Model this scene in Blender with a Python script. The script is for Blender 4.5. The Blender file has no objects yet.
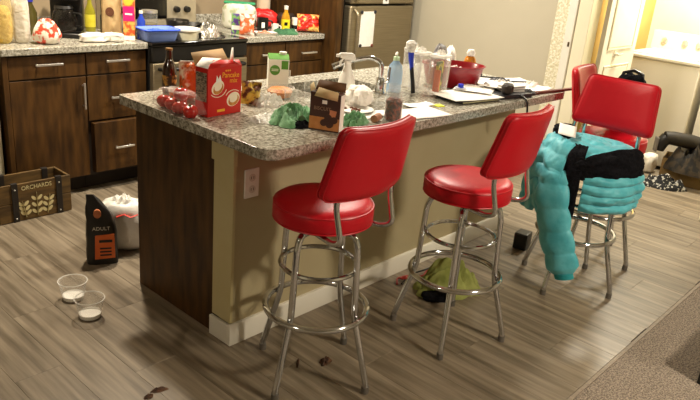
import bpy, math, random
from mathutils import Vector, Matrix, noise
PI = math.pi
random.seed(7)
scene = bpy.context.scene
col = scene.collection

# ------------------------------------------------------------------ camera
cam_d = bpy.data.cameras.new('camera'); cam = bpy.data.objects.new('camera', cam_d); col.objects.link(cam)
def cam_axes(yaw, pitch, roll):
    f = Vector((math.sin(yaw)*math.cos(pitch), math.cos(yaw)*math.cos(pitch), -math.sin(pitch)))
    r = f.cross(Vector((0, 0, 1))).normalized(); u = r.cross(f)
    c, s = math.cos(roll), math.sin(roll)
    return r*c+u*s, u*c-r*s, f
R_, U_, F_ = cam_axes(0.852, 0.355, 0.088)
cam.matrix_world = Matrix(((R_.x, U_.x, -F_.x, -1.590), (R_.y, U_.y, -F_.y, -1.989), (R_.z, U_.z, -F_.z, 1.624), (0, 0, 0, 1)))
cam_d.sensor_width = 36; cam_d.lens = 36*696.22/700; cam_d.clip_start = 0.05
scene.camera = cam
# ------------------------------------------------------------------ world, lights, exposure
w = bpy.data.worlds.new('world'); scene.world = w; w.use_nodes = True
w.node_tree.nodes['Background'].inputs[0].default_value = (1.0, 0.86, 0.66, 1)
w.node_tree.nodes['Background'].inputs[1].default_value = 0.10
scene.view_settings.view_transform = 'Standard'; scene.view_settings.look = 'None'
scene.view_settings.exposure = 0.0; scene.view_settings.gamma = 1.0; scene.view_settings.use_curve_mapping = False
def area(name, loc, size, power, color, rot=(0, 0, 0), shape='DISK', spread=PI):
    d = bpy.data.lights.new(name, 'AREA'); d.shape = shape; d.size = size; d.energy = power; d.color = color; d.spread = spread
    o = bpy.data.objects.new(name, d); o.location = loc; o.rotation_euler = rot; col.objects.link(o); return o
WARM = (1.0, 0.87, 0.68)
area('kitchen_ceiling_light', (0.42, 1.5, 2.44), 0.12, 74, WARM)
area('kitchen_ceiling_light', (2.1, 0.95, 2.44), 0.30, 70, (1.0, 0.92, 0.78))
area('dining_ceiling_light', (0.9, -2.9, 2.38), 0.36, 98, WARM)
area('living_room_ceiling_light', (-3.0, -0.6, 2.40), 0.5, 26, WARM)
area('laundry_ceiling_light', (4.35, -0.15, 2.40), 0.35, 88, (1.0, 0.94, 0.78))

# ------------------------------------------------------------------ materials
def lin(h):
    h = h.lstrip('#'); o = []
    for i in (0, 2, 4):
        c = int(h[i:i+2], 16)/255
        o.append(c/12.92 if c <= .04045 else ((c+.055)/1.055)**2.4)
    return (*o, 1)
MATS = {}
def M(name, base, rough=.5, metal=0, c2=None, scale=20, stretch=(1, 1, 1), detail=4, lo=.35, hi=.65, bump=0, bscale=None, trans=0, spec=.5, coat=0, rand=0, alpha=1, emit=0, ior=1.45, sheen=0):
    if name in MATS: return MATS[name]
    m = bpy.data.materials.new(name); m.use_nodes = True; nt = m.node_tree; N = nt.nodes; L = nt.links
    b = N['Principled BSDF']
    b.inputs['Base Color'].default_value = lin(base); b.inputs['Roughness'].default_value = rough; b.inputs['Metallic'].default_value = metal
    b.inputs['Transmission Weight'].default_value = trans; b.inputs['Specular IOR Level'].default_value = spec; b.inputs['Coat Weight'].default_value = coat
    b.inputs['Coat Roughness'].default_value = .12; b.inputs['Alpha'].default_value = alpha; b.inputs['IOR'].default_value = ior; b.inputs['Sheen Weight'].default_value = sheen
    if emit:
        b.inputs['Emission Color'].default_value = lin(base); b.inputs['Emission Strength'].default_value = emit
    tc = N.new('ShaderNodeTexCoord'); mp = N.new('ShaderNodeMapping'); mp.inputs['Scale'].default_value = stretch
    L.new(tc.outputs['Object'], mp.inputs['Vector']); vec = mp.outputs['Vector']
    if rand:
        oi = N.new('ShaderNodeObjectInfo'); mul = N.new('ShaderNodeMath'); mul.operation = 'MULTIPLY'; mul.inputs[1].default_value = 37.0
        L.new(oi.outputs['Random'], mul.inputs[0]); ad = N.new('ShaderNodeVectorMath'); ad.operation = 'ADD'
        L.new(vec, ad.inputs[0]); L.new(mul.outputs[0], ad.inputs[1]); vec = ad.outputs[0]
    if c2:
        n = N.new('ShaderNodeTexNoise'); n.inputs['Scale'].default_value = scale; n.inputs['Detail'].default_value = detail
        L.new(vec, n.inputs['Vector']); r = N.new('ShaderNodeValToRGB')
        r.color_ramp.elements[0].position = lo; r.color_ramp.elements[1].position = hi
        r.color_ramp.elements[0].color = lin(base); r.color_ramp.elements[1].color = lin(c2)
        L.new(n.outputs['Fac'], r.inputs['Fac']); out = r.outputs['Color']
        if rand:
            hs = N.new('ShaderNodeHueSaturation'); mr = N.new('ShaderNodeMapRange')
            mr.inputs['To Min'].default_value = 1-rand; mr.inputs['To Max'].default_value = 1+rand
            L.new(oi.outputs['Random'], mr.inputs['Value']); L.new(mr.outputs[0], hs.inputs['Value']); L.new(out, hs.inputs['Color']); out = hs.outputs['Color']
        L.new(out, b.inputs['Base Color'])
    if bump:
        n2 = N.new('ShaderNodeTexNoise'); n2.inputs['Scale'].default_value = bscale or scale; n2.inputs['Detail'].default_value = 3
        L.new(vec, n2.inputs['Vector']); bp = N.new('ShaderNodeBump'); bp.inputs['Strength'].default_value = bump; bp.inputs['Distance'].default_value = .01
        L.new(n2.outputs['Fac'], bp.inputs['Height']); L.new(bp.outputs['Normal'], b.inputs['Normal'])
    MATS[name] = m; return m
def film(name, tint, opacity=.25, rough=.15, bump=.4, bscale=40):
    """clear plastic film: part transparent, part diffuse, with gloss"""
    if name in MATS: return MATS[name]
    m = bpy.data.materials.new(name); m.use_nodes = True; nt = m.node_tree; N = nt.nodes; L = nt.links
    b = N['Principled BSDF']; b.inputs['Base Color'].default_value = lin(tint); b.inputs['Roughness'].default_value = rough
    t = N.new('ShaderNodeBsdfTransparent'); mx = N.new('ShaderNodeMixShader')
    fr = N.new('ShaderNodeLayerWeight'); fr.inputs['Blend'].default_value = .35
    mr = N.new('ShaderNodeMapRange'); mr.inputs['From Min'].default_value = .35; mr.inputs['To Min'].default_value = opacity; mr.inputs['To Max'].default_value = min(1, opacity+.55)
    L.new(fr.outputs['Facing'], mr.inputs['Value']); L.new(mr.outputs[0], mx.inputs['Fac'])
    L.new(t.outputs[0], mx.inputs[1]); L.new(b.outputs[0], mx.inputs[2]); L.new(mx.outputs[0], N['Material Output'].inputs['Surface'])
    if bump:
        n = N.new('ShaderNodeTexNoise'); n.inputs['Scale'].default_value = bscale; bp = N.new('ShaderNodeBump'); bp.inputs['Strength'].default_value = bump; bp.inputs['Distance'].default_value = .01
        tc = N.new('ShaderNodeTexCoord'); L.new(tc.outputs['Object'], n.inputs['Vector'])
        L.new(n.outputs['Fac'], bp.inputs['Height']); L.new(bp.outputs['Normal'], b.inputs['Normal'])
    MATS[name] = m; return m
def granite():
    m = bpy.data.materials.new('granite'); m.use_nodes = True; nt = m.node_tree; N = nt.nodes; L = nt.links; b = N['Principled BSDF']
    tc = N.new('ShaderNodeTexCoord')
    n1 = N.new('ShaderNodeTexNoise'); n1.inputs['Scale'].default_value = 72; n1.inputs['Detail'].default_value = 5; n1.inputs['Roughness'].default_value = .7
    r1 = N.new('ShaderNodeValToRGB'); e = r1.color_ramp.elements
    e[0].position = .32; e[0].color = lin('#403c35'); e[1].position = .64; e[1].color = lin('#c9c7bc')
    a = e.new(.44); a.color = lin('#858073'); a = e.new(.54); a.color = lin('#adaa9d')
    n2 = N.new('ShaderNodeTexVoronoi'); n2.inputs['Scale'].default_value = 130
    r2 = N.new('ShaderNodeValToRGB'); r2.color_ramp.elements[0].position = .1; r2.color_ramp.elements[1].position = .3
    r2.color_ramp.elements[0].color = (.25, .22, .2, 1); r2.color_ramp.elements[1].color = (1, 1, 1, 1)
    mx = N.new('ShaderNodeMix'); mx.data_type = 'RGBA'; mx.blend_type = 'MULTIPLY'; mx.inputs[0].default_value = .45
    for q in (n1, n2): L.new(tc.outputs['Object'], q.inputs['Vector'])
    L.new(n1.outputs['Fac'], r1.inputs['Fac']); L.new(n2.outputs['Distance'], r2.inputs['Fac'])
    L.new(r1.outputs['Color'], mx.inputs[6]); L.new(r2.outputs['Color'], mx.inputs[7]); L.new(mx.outputs[2], b.inputs['Base Color'])
    b.inputs['Roughness'].default_value = .2
    return m
GRANITE = granite()
PLANK = M('vinyl_plank', '#574c3c', .42, c2='#908370', scale=3.6, stretch=(9, .55, 1), detail=9, lo=.30, hi=.70, rand=.05, bump=.06, bscale=9)
CARPET = M('carpet', '#5d5144', 1, c2='#a39483', scale=140, detail=3, lo=.38, hi=.62, bump=1, bscale=160, spec=.05, sheen=.2)
WALL = M('wall_paint', '#b5ad98', .8, c2='#b9b19c', scale=3, bump=.08, bscale=220)
CREAMW = M('cream_paint', '#e0d8bb', .7, c2='#e4ddc3', scale=3, bump=.05, bscale=200)
ISLW = M('island_paint', '#ada07e', .75, c2='#b2a684', scale=3, bump=.1, bscale=180)
TRIM = M('white_trim', '#ddd8ca', .45, c2='#e2ded2', scale=6)
POST = M('post_paint', '#bdb083', .6, c2='#c2b68b', scale=6)
CEIL = M('ceiling_paint', '#dcd6c8', .9, c2='#e0dacd', scale=4)
WOOD = M('cabinet_wood', '#2e1c09', .5, spec=.3, c2='#573a17', scale=5, stretch=(5, 5, .9), detail=6, lo=.3, hi=.72)
WOODD = M('cabinet_recess', '#1d130a', .7, c2='#241a10', scale=8)
CHROME = M('chrome', '#cfd2d6', .10, 1, c2='#d6d9dc', scale=9)
STEEL = M('brushed_steel', '#8d8168', .38, .75, c2='#988c73', scale=4, stretch=(1, 1, 40))
NICKEL = M('handle_nickel', '#d9d6cf', .28, .8, c2='#e0ddd6', scale=10)
RED = M('red_vinyl', '#b6081b', .41, c2='#bc0b1e', scale=7, bump=.04, bscale=60, spec=.4)
REDP = M('red_piping', '#b20a1a', .4, c2='#b80c1c', scale=20)
BLACK = M('black_plastic', '#0f0e0d', .4, c2='#161413', scale=12)
BLKGL = M('black_glass', '#070707', .08, c2='#0b0a0a', scale=5, spec=.7)
WHITE = M('white_plastic', '#e8e5dd', .4, c2='#efece5', scale=14)
PAPER = M('paper', '#f1eee8', .85, c2='#f6f4ef', scale=30)
RUBBER = M('grey_rubber', '#5a554d', .7, c2='#665f57', scale=20)
CLEAR = film('clear_plastic', '#f4f2ec', .10, .1, .2)
FILM = film('crinkled_film', '#f2efe8', .45, .2, .9, 60)
GLASS = film('clear_glass', '#e4e6e0', .07, .05, 0)

# ------------------------------------------------------------------ mesh builder
class MB:
    def __init__(s): s.v = []; s.f = []
    def add(s, vs, fs):
        o = len(s.v); s.v += [tuple(v) for v in vs]; s.f += [tuple(i+o for i in f) for f in fs]; return s
    def box(s, x0, x1, y0, y1, z0, z1):
        return s.add([(x0, y0, z0), (x1, y0, z0), (x1, y1, z0), (x0, y1, z0), (x0, y0, z1), (x1, y0, z1), (x1, y1, z1), (x0, y1, z1)],
                     [(0, 3, 2, 1), (4, 5, 6, 7), (0, 1, 5, 4), (1, 2, 6, 5), (2, 3, 7, 6), (3, 0, 4, 7)])
    def loft(s, rings, cap0=True, cap1=True, closed=True):
        n = len(rings[0]); vs = [p for r in rings for p in r]; fs = []
        for i in range(len(rings)-1):
            for j in range(n if closed else n-1):
                k = (j+1) % n; fs.append((i*n+j, i*n+k, (i+1)*n+k, (i+1)*n+j))
        if cap0: fs.append(tuple(range(n-1, -1, -1)))
        if cap1: fs.append(tuple((len(rings)-1)*n+j for j in range(n)))
        return s.add(vs, fs)
    def tube(s, pts, r, seg=10, closed=False, flat=1.0):
        pts = [Vector(p) for p in pts]; n = len(pts); rings = []
        rad = r if isinstance(r, (list, tuple)) else [r]*n
        prev = None
        for i, p in enumerate(pts):
            if closed: t = pts[(i+1) % n]-pts[i-1]
            else: t = pts[min(i+1, n-1)]-pts[max(i-1, 0)]
            t.normalize()
            if prev is None:
                a = Vector((0, 0, 1)) if abs(t.z) < .9 else Vector((1, 0, 0)); u = t.cross(a).normalized()
            else: u = (prev-t*prev.dot(t)).normalized()
            prev = u; q = t.cross(u)
            rings.append([p+u*rad[i]*math.cos(2*PI*k/seg)+q*rad[i]*flat*math.sin(2*PI*k/seg) for k in range(seg)])
        if closed:
            rings.append(rings[0]); return s.loft(rings, False, False)
        return s.loft(rings)
    def ring(s, R, r, z, n=40, seg=8, cx=0, cy=0):
        return s.tube([(cx+R*math.cos(2*PI*i/n), cy+R*math.sin(2*PI*i/n), z) for i in range(n)], r, seg, True)
    def lathe(s, prof, seg=24, cx=0, cy=0):
        return s.loft([[(cx+max(r, 1e-4)*math.cos(2*PI*k/seg), cy+max(r, 1e-4)*math.sin(2*PI*k/seg), z) for k in range(seg)] for r, z in prof])
    def grid(s, nu, nv, fn, wrap=False):
        vs = [fn(i/(nu if wrap else nu-1), j/(nv-1)) for j in range(nv) for i in range(nu)]; fs = []
        for j in range(nv-1):
            for i in range(nu if wrap else nu-1):
                k = (i+1) % nu; fs.append((j*nu+i, j*nu+k, (j+1)*nu+k, (j+1)*nu+i))
        return s.add(vs, fs)
    def prism_y(s, outline, y0, y1):      # outline in (x,z)
        return s.loft([[(x, y0, z) for x, z in outline], [(x, y1, z) for x, z in outline]])
    def prism_z(s, outline, z0, z1):
        return s.loft([[(x, y, z0) for x, y in outline], [(x, y, z1) for x, y in outline]])
    def build(s, name, mat, parent=None, bevel=0, solid=0, sub=0, ang=40, seg=2):
        me = bpy.data.meshes.new(name); me.from_pydata(s.v, [], s.f); me.update()
        bm_fix(me)
        me.polygons.foreach_set('use_smooth', [True]*len(me.polygons)); me.set_sharp_from_angle(angle=math.radians(ang))
        me.materials.append(mat)
        return place_mesh(name, me, parent, bevel, solid, sub, seg)
def bm_fix(me):
    import bmesh
    b = bmesh.new(); b.from_mesh(me); bmesh.ops.recalc_face_normals(b, faces=b.faces[:]); b.to_mesh(me); b.free()
def place_mesh(name, me, parent=None, bevel=0, solid=0, sub=0, seg=2):
    o = bpy.data.objects.new(name, me); col.objects.link(o); o.parent = parent
    if solid:
        m = o.modifiers.new('solid', 'SOLIDIFY'); m.thickness = solid; m.offset = 0
    if bevel:
        m = o.modifiers.new('bevel', 'BEVEL'); m.width = bevel; m.segments = seg; m.limit_method = 'ANGLE'; m.angle_limit = math.radians(40)
    if sub:
        m = o.modifiers.new('sub', 'SUBSURF'); m.levels = sub; m.render_levels = sub
    return o
def box(name, mat, x0, x1, y0, y1, z0, z1, parent=None, bevel=.002): return MB().box(x0, x1, y0, y1, z0, z1).build(name, mat, parent, bevel)
def thing(name, label, cat, loc=(0, 0, 0), rz=0, group=None):
    o = bpy.data.objects.new(name, None); o.empty_display_size = .05; col.objects.link(o)
    o.location = loc; o.rotation_euler = (0, 0, math.radians(rz)); return tag(o, label, cat, group)
def tag(o, label, cat, group=None, loc=None, rz=None, kind=None):
    o['label'] = label; o['category'] = cat
    if group: o['group'] = group
    if kind: o['kind'] = kind
    if loc: o.location = loc
    if rz is not None: o.rotation_euler = (0, 0, math.radians(rz))
    return o
def struct(o, label=None):
    o['kind'] = 'structure'
    if label: o['label'] = label
    return o
def copy_tree(o, parent=None):
    c = o.copy(); col.objects.link(c); c.parent = parent
    for ch in list(o.children): copy_tree(ch, c)
    return c
def text(body, size, loc, rot, mat, parent, name='lettering', ext=.0006, align='CENTER', sx=1):
    d = bpy.data.curves.new(name, 'FONT'); d.body = body; d.size = size; d.extrude = ext; d.align_x = align; d.align_y = 'CENTER'; d.resolution_u = 3
    t = bpy.data.objects.new('tmp', d); me = bpy.data.meshes.new_from_object(t); bpy.data.objects.remove(t); bpy.data.curves.remove(d)
    me.materials.clear(); me.materials.append(mat); o = bpy.data.objects.new(name, me); col.objects.link(o); o.parent = parent; o.location = loc; o.rotation_euler = rot; o.scale = (sx, 1, 1); return o
FRONT = (PI/2, 0, 0)     # text facing -Y
def arc(c, r, a0, a1, n=6):    # in 2-D
    return [(c[0]+r*math.cos(a0+(a1-a0)*i/(n-1)), c[1]+r*math.sin(a0+(a1-a0)*i/(n-1))) for i in range(n)]
def ell(cx, cz, rx, rz, n=20, rot=0):
    return [(cx+rx*math.cos(t)*math.cos(rot)-rz*math.sin(t)*math.sin(rot), cz+rx*math.cos(t)*math.sin(rot)+rz*math.sin(t)*math.cos(rot)) for t in [2*PI*i/n for i in range(n)]]
def fil(pts, r=.03, n=5):
    """round the corners of a polyline"""
    P = [Vector(p) for p in pts]; out = [P[0]]
    for a, b, c in zip(P, P[1:], P[2:]):
        d1 = (a-b); d2 = (c-b); k = min(r, d1.length*.45, d2.length*.45); s = b+d1.normalized()*k; e = b+d2.normalized()*k
        for i in range(n):
            t = i/(n-1); out.append(s*(1-t)**2+b*2*t*(1-t)+e*t*t)
    out.append(P[-1]); return out
def nz(x, y, z=0): return noise.noise(Vector((x, y, z)))
def sp(c, e): return math.copysign(abs(c)**e, c)
def bag(w, d, h, seed=0, e=.6, amp=.12, fr=14, nu=36, nv=22, top=1.0, knot=False):
    """plump sack standing on z=0"""
    mb = MB()
    def fn(u, v):
        t = 2*PI*u; ph = -PI/2+PI*v
        x = sp(math.cos(ph), e)*sp(math.cos(t), .8); y = sp(math.cos(ph), e)*sp(math.sin(t), .8); z = .5+.5*sp(math.sin(ph), e)
        k = 1+amp*nz(x*2.2+seed, y*2.2, z*3+seed)+amp*.6*nz(x*6, y*6+seed, z*7)
        tp = 1-(1-top)*max(0, (z-.45)/.55)**1.3
        if knot and z > .82: tp *= .35
        return (x*w/2*k*tp, y*d/2*k*tp, max(0, z*h*(1+amp*.4*nz(x*3, y*3, seed))) if z > .02 else 0)
    return mb.grid(nu, nv, fn, True)
def pillow(w, d, h, seed=0, amp=.01, n=20, crimp=.03):
    """sealed snack pouch standing on its lower seam"""
    def face(sgn):
        def fn(u, v):
            x = (u-.5)*w; z = v*h
            p = max(0, 1-abs(2*u-1)**2.6)**.6*max(0, 1-abs(2*v-1)**3.0)**.55
            return (x*(1-.06*math.sin(PI*v)), sgn*(d/2*p)+amp*nz(x*40+seed, z*40, sgn), z)
        return fn
    return MB().grid(n, n, face(1)).grid(n, n, face(-1))
def cloth(rx, ry, h, seed=0, fr=4.0, n=64, m=26, lobes=.25):
    """crumpled cloth heap: rounded folds that wander over a low mound, resting on z=0"""
    al = seed*1.7; ca, sa = math.cos(al), math.sin(al)
    def fn(u, v):
        t = 2*PI*u; k = 1+lobes*nz(math.cos(t)*1.5+seed, math.sin(t)*1.5, seed)+.4*lobes*nz(math.cos(t)*4+seed, math.sin(t)*4)
        X = v*k*math.cos(t); Y = v*k*math.sin(t)
        s_ = X*ca+Y*sa+.45*nz(X*1.3+seed, Y*1.3, seed*.7); q_ = -X*sa+Y*ca+.4*nz(X*1.2, Y*1.2+seed, 5)
        fold = .5+.5*math.cos(PI*fr*.8*s_); fold2 = .5+.5*math.cos(PI*fr*.5*q_+seed)
        dome = (1-min(1, v)**3)**.75
        z = h*dome*(.30+.34*fold+.20*fold2+.22*nz(X*2.2+seed, Y*2.2, 3)+.11*math.cos(PI*fr*2.1*(s_+.3*nz(X*3, Y*3, seed))))
        return (rx*X, ry*Y, max(z, .001))
    return MB().grid(n, m, fn, True)

# ================================================================== SETTING
# floor of vinyl planks laid toward the kitchen
floor = struct(box('floor', WOODD, -4.2, 5.6, -1.15, 2.75, -.05, -.004), 'grey brown wood-look vinyl plank floor')
PW, PL = .182, 1.22
pm = {}
def plank_mesh(x0, x1, y0, y1):
    key = (round(x1-x0, 3), round(y1-y0, 3))
    if key not in pm:
        a, b = key; g = .0003; mb = MB()
        mb.loft([[(g, g, -.006), (a-g, g, -.006), (a-g, b-g, -.006), (g, b-g, -.006)], [(g, g, -.001), (a-g, g, -.001), (a-g, b-g, -.001), (g, b-g, -.001)],
                 [(g+.0007, g+.0007, 0), (a-g-.0007, g+.0007, 0), (a-g-.0007, b-g-.0007, 0), (g+.0007, b-g-.0007, 0)]])
        me = bpy.data.meshes.new('plank'); me.from_pydata(mb.v, [], mb.f); me.update(); bm_fix(me); me.materials.append(PLANK); pm[key] = me
    return pm[key]
x = -1.30; i = 0
while x < 5.45:
    y = -1.14-[0, .75, .35, 1.0, .55][i % 5]
    while y < 2.62:
        a, b = max(y, -1.145), min(y+PL, 2.62)
        hidden = (x > .05 and x+PW < 2.1 and a > .05 and b < .65)
        if b-a > .05 and not hidden and not (x > 3.7 and a > .6):
            o = place_mesh('plank', plank_mesh(0, PW, a, b), floor); o.location = (x, a, 0)
        y += PL
    x += PW; i += 1
struct(box('floor_carpet', CARPET, -4.2, 5.6, -5.0, -1.165, -.05, .006, bevel=.005), 'beige brown cut pile carpet')
tag_ = struct(box('trim_1', M('transition', '#7d7060', .6, c2='#8b7e6d', scale=60), -4.2, 5.6, -1.165, -1.147, -.01, .004), 'narrow strip where planks meet carpet')
CT = 2.5
struct(box('ceiling', CEIL, -4.2, 5.6, -5.0, 2.75, CT, CT+.05, bevel=0))
struct(box('wall_back', M('backsplash', '#8f7f66', .75, c2='#96866d', scale=4, bump=.05, bscale=150), -4.2, 3.5, 2.62, 2.75, 0, CT, bevel=0), 'taupe painted wall behind the kitchen counter')
struct(box('wall_front', WALL, -4.2, 5.6, -5.1, -5.0, 0, CT, bevel=0))
struct(box('wall_left', WALL, -4.3, -4.2, -5.0, 2.75, 0, CT, bevel=0))
struct(box('wall_partition', CREAMW, -.21, -.07, 2.0, 2.62, 0, CT, bevel=.004), 'cream wall end beside the back cabinets')
# right-hand wall with the laundry opening
OY1, OY0 = .27, -.80
wr = MB().box(3.5, 3.62, .545, 2.75, 0, CT); wr.box(3.5, 3.62, -5.0, OY0-.1, 0, CT); wr.box(3.5, 3.62, OY0-.1, .545, 2.12, CT)
struct(wr.build('wall_right', WALL, None), 'plain beige wall beside the refrigerator')
struct(box('trim_2', M('orange_peel', '#e9e3cd', .6, c2='#d2c9a8', scale=55, lo=.42, hi=.55, bump=.9, bscale=70), 3.475, 3.62, .44, .545, 0, 2.12, bevel=.004), 'bumpy white strip at the edge of the wall')
struct(box('trim_3', TRIM, 3.462, 3.62, .375, .44, 0, 2.12, bevel=.006), 'smooth white door casing')
struct(box('trim_4', CREAMW, 3.48, 3.64, .27, .375, 0, 2.12, bevel=.004), 'cream door jamb')
box('strike_plate', M('dark_brass', '#4a3a22', .4, .7, c2='#5a4830', scale=10), 3.458, 3.463, .385, .40, 1.015, 1.05, parent=bpy.data.objects['trim_3'])
struct(box('trim_5', CREAMW, 3.47, 3.63, -.90, OY0, 0, 2.12, bevel=.004))
# laundry room shell
struct(box('wall_laundry_back', CREAMW, 5.36, 5.48, -1.6, .62, 0, CT, bevel=0), 'bright cream laundry room wall')
struct(box('wall_laundry_side', M('laundry_side_shaded', '#c9a961', .8, c2='#cfb069', scale=4), 3.64, 5.36, .50, .60, 0, CT, bevel=0), 'laundry room side wall with shade put into its tan colour')  # darker tan than the cream walls: this side's shade is in the colour
struct(box('wall_laundry_far', CREAMW, 3.64, 5.36, -1.6, -1.5, 0, CT, bevel=0))

# laundry door standing open
door = struct(box('door_1', TRIM, 3.66, 4.30, .205, .24, .012, 2.03, bevel=.003), 'white panelled laundry door standing open')
for zx in ((.12, .86), (1.02, 1.9)):
    fr = MB().prism_y([(3.76, zx[0]), (4.20, zx[0]), (4.20, zx[1]), (3.76, zx[1])], .199, .206)
    fo = fr.build('raised_panel', TRIM, door, bevel=.006)
    g = MB(); 
    for a, b, c, d in ((3.745, 4.215, zx[0]-.02, zx[0]-.008), (3.745, 4.215, zx[1]+.008, zx[1]+.02), (3.742, 3.752, zx[0]-.02, zx[1]+.02), (4.208, 4.218, zx[0]-.02, zx[1]+.02)): g.box(a, b, .198, .206, c, d)
    g.build('panel_moulding', CREAMW, door, bevel=.002)
lh = MB().lathe([(.001, 0), (.026, 0), (.026, .008), (.012, .012), (.011, .035), (.001, .036)], 16)
lo = lh.build('door_handle', NICKEL, door); lo.location = (3.90, .205, .965); lo.rotation_euler = (PI/2, 0, 0)
MB().tube([(0, 0, .03), (.03, .0, .034), (.09, .0, .03)], .007, 8).build('lever', NICKEL, lo)

# ================================================================== ISLAND
isl = thing('kitchen_island', 'kitchen island with dark wood end panel and beige painted front', 'kitchen island')
ib = MB().box(.14, 2.12, .03, .10, 0, .88); ib.box(2.06, 2.12, .1, .70, 0, .88)
box('front_wall', ISLW, .018, 2.12, .012, .10, 0, .88, isl)
box('end_panel', WOOD, .012, .034, .13, .708, .0, .88, isl)
box('back_panel', WOOD, .034, 2.12, .66, .70, .0, .88, isl)
box('far_end', ISLW, 2.09, 2.12, .1, .66, 0, .88, isl)
pst = box('corner_post', POST, .004, .019, .006, .128, .1, .80, isl)
box('post_cap', POST, -.003, .017, -.002, .136, .785, .88, isl, .002)
bb = MB().loft([[(-.004, -.006, 0), (2.12, -.006, 0), (2.12, .013, 0), (-.004, .013, 0)], [(-.004, -.006, .084), (2.12, -.006, .084), (2.12, .013, .084), (-.004, .013, .084)],
                [(0, .0, .094), (2.12, .0, .094), (2.12, .013, .094), (0, .013, .094)]])
bb.build('baseboard', TRIM, isl, .001)
bb2 = MB().box(-.004, .012, .013, .136, 0, .09); bb2.build('baseboard_return', TRIM, isl, .002)
# outlet on the island front
ot = thing('wall_outlet', 'white double power outlet on the beige island front', 'outlet', (.097, .012, .70))
box('cover_plate', WHITE, -.036, .036, -.007, 0, -.06, .06, ot, .003)
for zz in (-.024, .024):
    s_ = MB().prism_y(ell(0, zz, .017, .016, 16), -.009, -.006).build('socket', M('outlet_face', '#cfc9bd', .4, c2='#d5cfc4', scale=9), ot)
    for xx in (-.006, .006): box('slot', BLACK, xx-.0012, xx+.0012, -.0095, -.0085, zz-.005, zz+.006, s_, 0)
# granite top with sink cut-out
CX0, CX1, CY0, CY1 = -.050, 2.20, -.25, .742
SX0, SX1, SY0, SY1 = .76, 1.24, .30, .60
def rr(x0, x1, y0, y1, rads, n=6):
    (r1, r2, r3, r4) = rads
    return arc((x0+r1, y0+r1), r1, PI, 1.5*PI, n)+arc((x1-r2, y0+r2), r2, 1.5*PI, 2*PI, n)+arc((x1-r3, y1-r3), r3, 0, .5*PI, n)+arc((x0+r4, y1-r4), r4, .5*PI, PI, n)
top = thing('island_countertop', 'speckled granite countertop on the kitchen island with rounded corner', 'countertop')
def slab_with_hole(outline, hole, z0, z1, e=.004):
    import bmesh
    bm = bmesh.new()
    for ring in (outline, hole):
        vs = [bm.verts.new((x, y, 0)) for x, y in ring]
        for a, b in zip(vs, vs[1:]+vs[:1]): bm.edges.new((a, b))
    bmesh.ops.triangle_fill(bm, use_beauty=True, use_dissolve=False, edges=bm.edges[:])
    for v in bm.verts: v.co.z = z1
    bmesh.ops.recalc_face_normals(bm, faces=bm.faces[:])
    if bm.faces[0].normal.z < 0: bmesh.ops.reverse_faces(bm, faces=bm.faces[:])
    r = bmesh.ops.extrude_face_region(bm, geom=bm.faces[:])
    for g in r['geom']:
        if isinstance(g, bmesh.types.BMVert): g.co.z = z0
    bmesh.ops.recalc_face_normals(bm, faces=bm.faces[:])
    me = bpy.data.meshes.new('slab'); bm.to_mesh(me); bm.free(); me.materials.append(GRANITE); return me
sl = place_mesh('slab', slab_with_hole(rr(CX0, CX1, CY0, CY1, (.06, .04, .01, .012)), rr(SX0, SX1, SY0, SY1, (.05,)*4), .880, .920), top, bevel=.005)
sink = thing('sink', 'stainless steel sink bowl set into the island granite', 'sink')
def off(o, dx): 
    cx, cy = (SX0+SX1)/2, (SY0+SY1)/2
    return [(cx+(x-cx)*(1-dx), cy+(y-cy)*(1-dx)) for x, y in o]
o0 = rr(SX0, SX1, SY0, SY1, (.05,)*4)
MB().loft([[(x, y, .879) for x, y in off(o0, -.06)], [(x, y, .879) for x, y in off(o0, .005)], [(x, y, .72) for x, y in off(o0, .04)], [(x, y, .70) for x, y in off(o0, .12)]], False, True).build('bowl', M('sink_steel', '#8a857b', .3, .9, c2='#948f85', scale=20), sink, solid=.002)
MB().lathe([(.001, .703), (.04, .703), (.045, .706), (.04, .709), (.001, .706)], 20, 1.0, .45).build('drain', CHROME, sink)
fc = thing('faucet', 'brushed chrome pull-down faucet leaning over the island sink', 'faucet', (1.09, .225, .92))
MB().lathe([(.001, 0), (.028, 0), (.028, .006), (.022, .012), (.02, .07), (.014, .08), (.001, .08)], 20).build('base', CHROME, fc)
MB().tube(fil([(0, 0, .07), (0, 0, .155), (-.03, .05, .175), (-.09, .12, .15), (-.13, .165, .125)], .04, 6), .012, 10).build('spout', CHROME, fc)
MB().tube([(-.125, .16, .13), (-.15, .19, .11)], [.016, .018], 10).build('spray_head', CHROME, fc)
MB().tube(fil([(.015, -.005, .05), (.045, -.015, .06), (.05, -.015, .13)], .02), [.007]*6+[.006], 8).build('lever', CHROME, fc)

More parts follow.
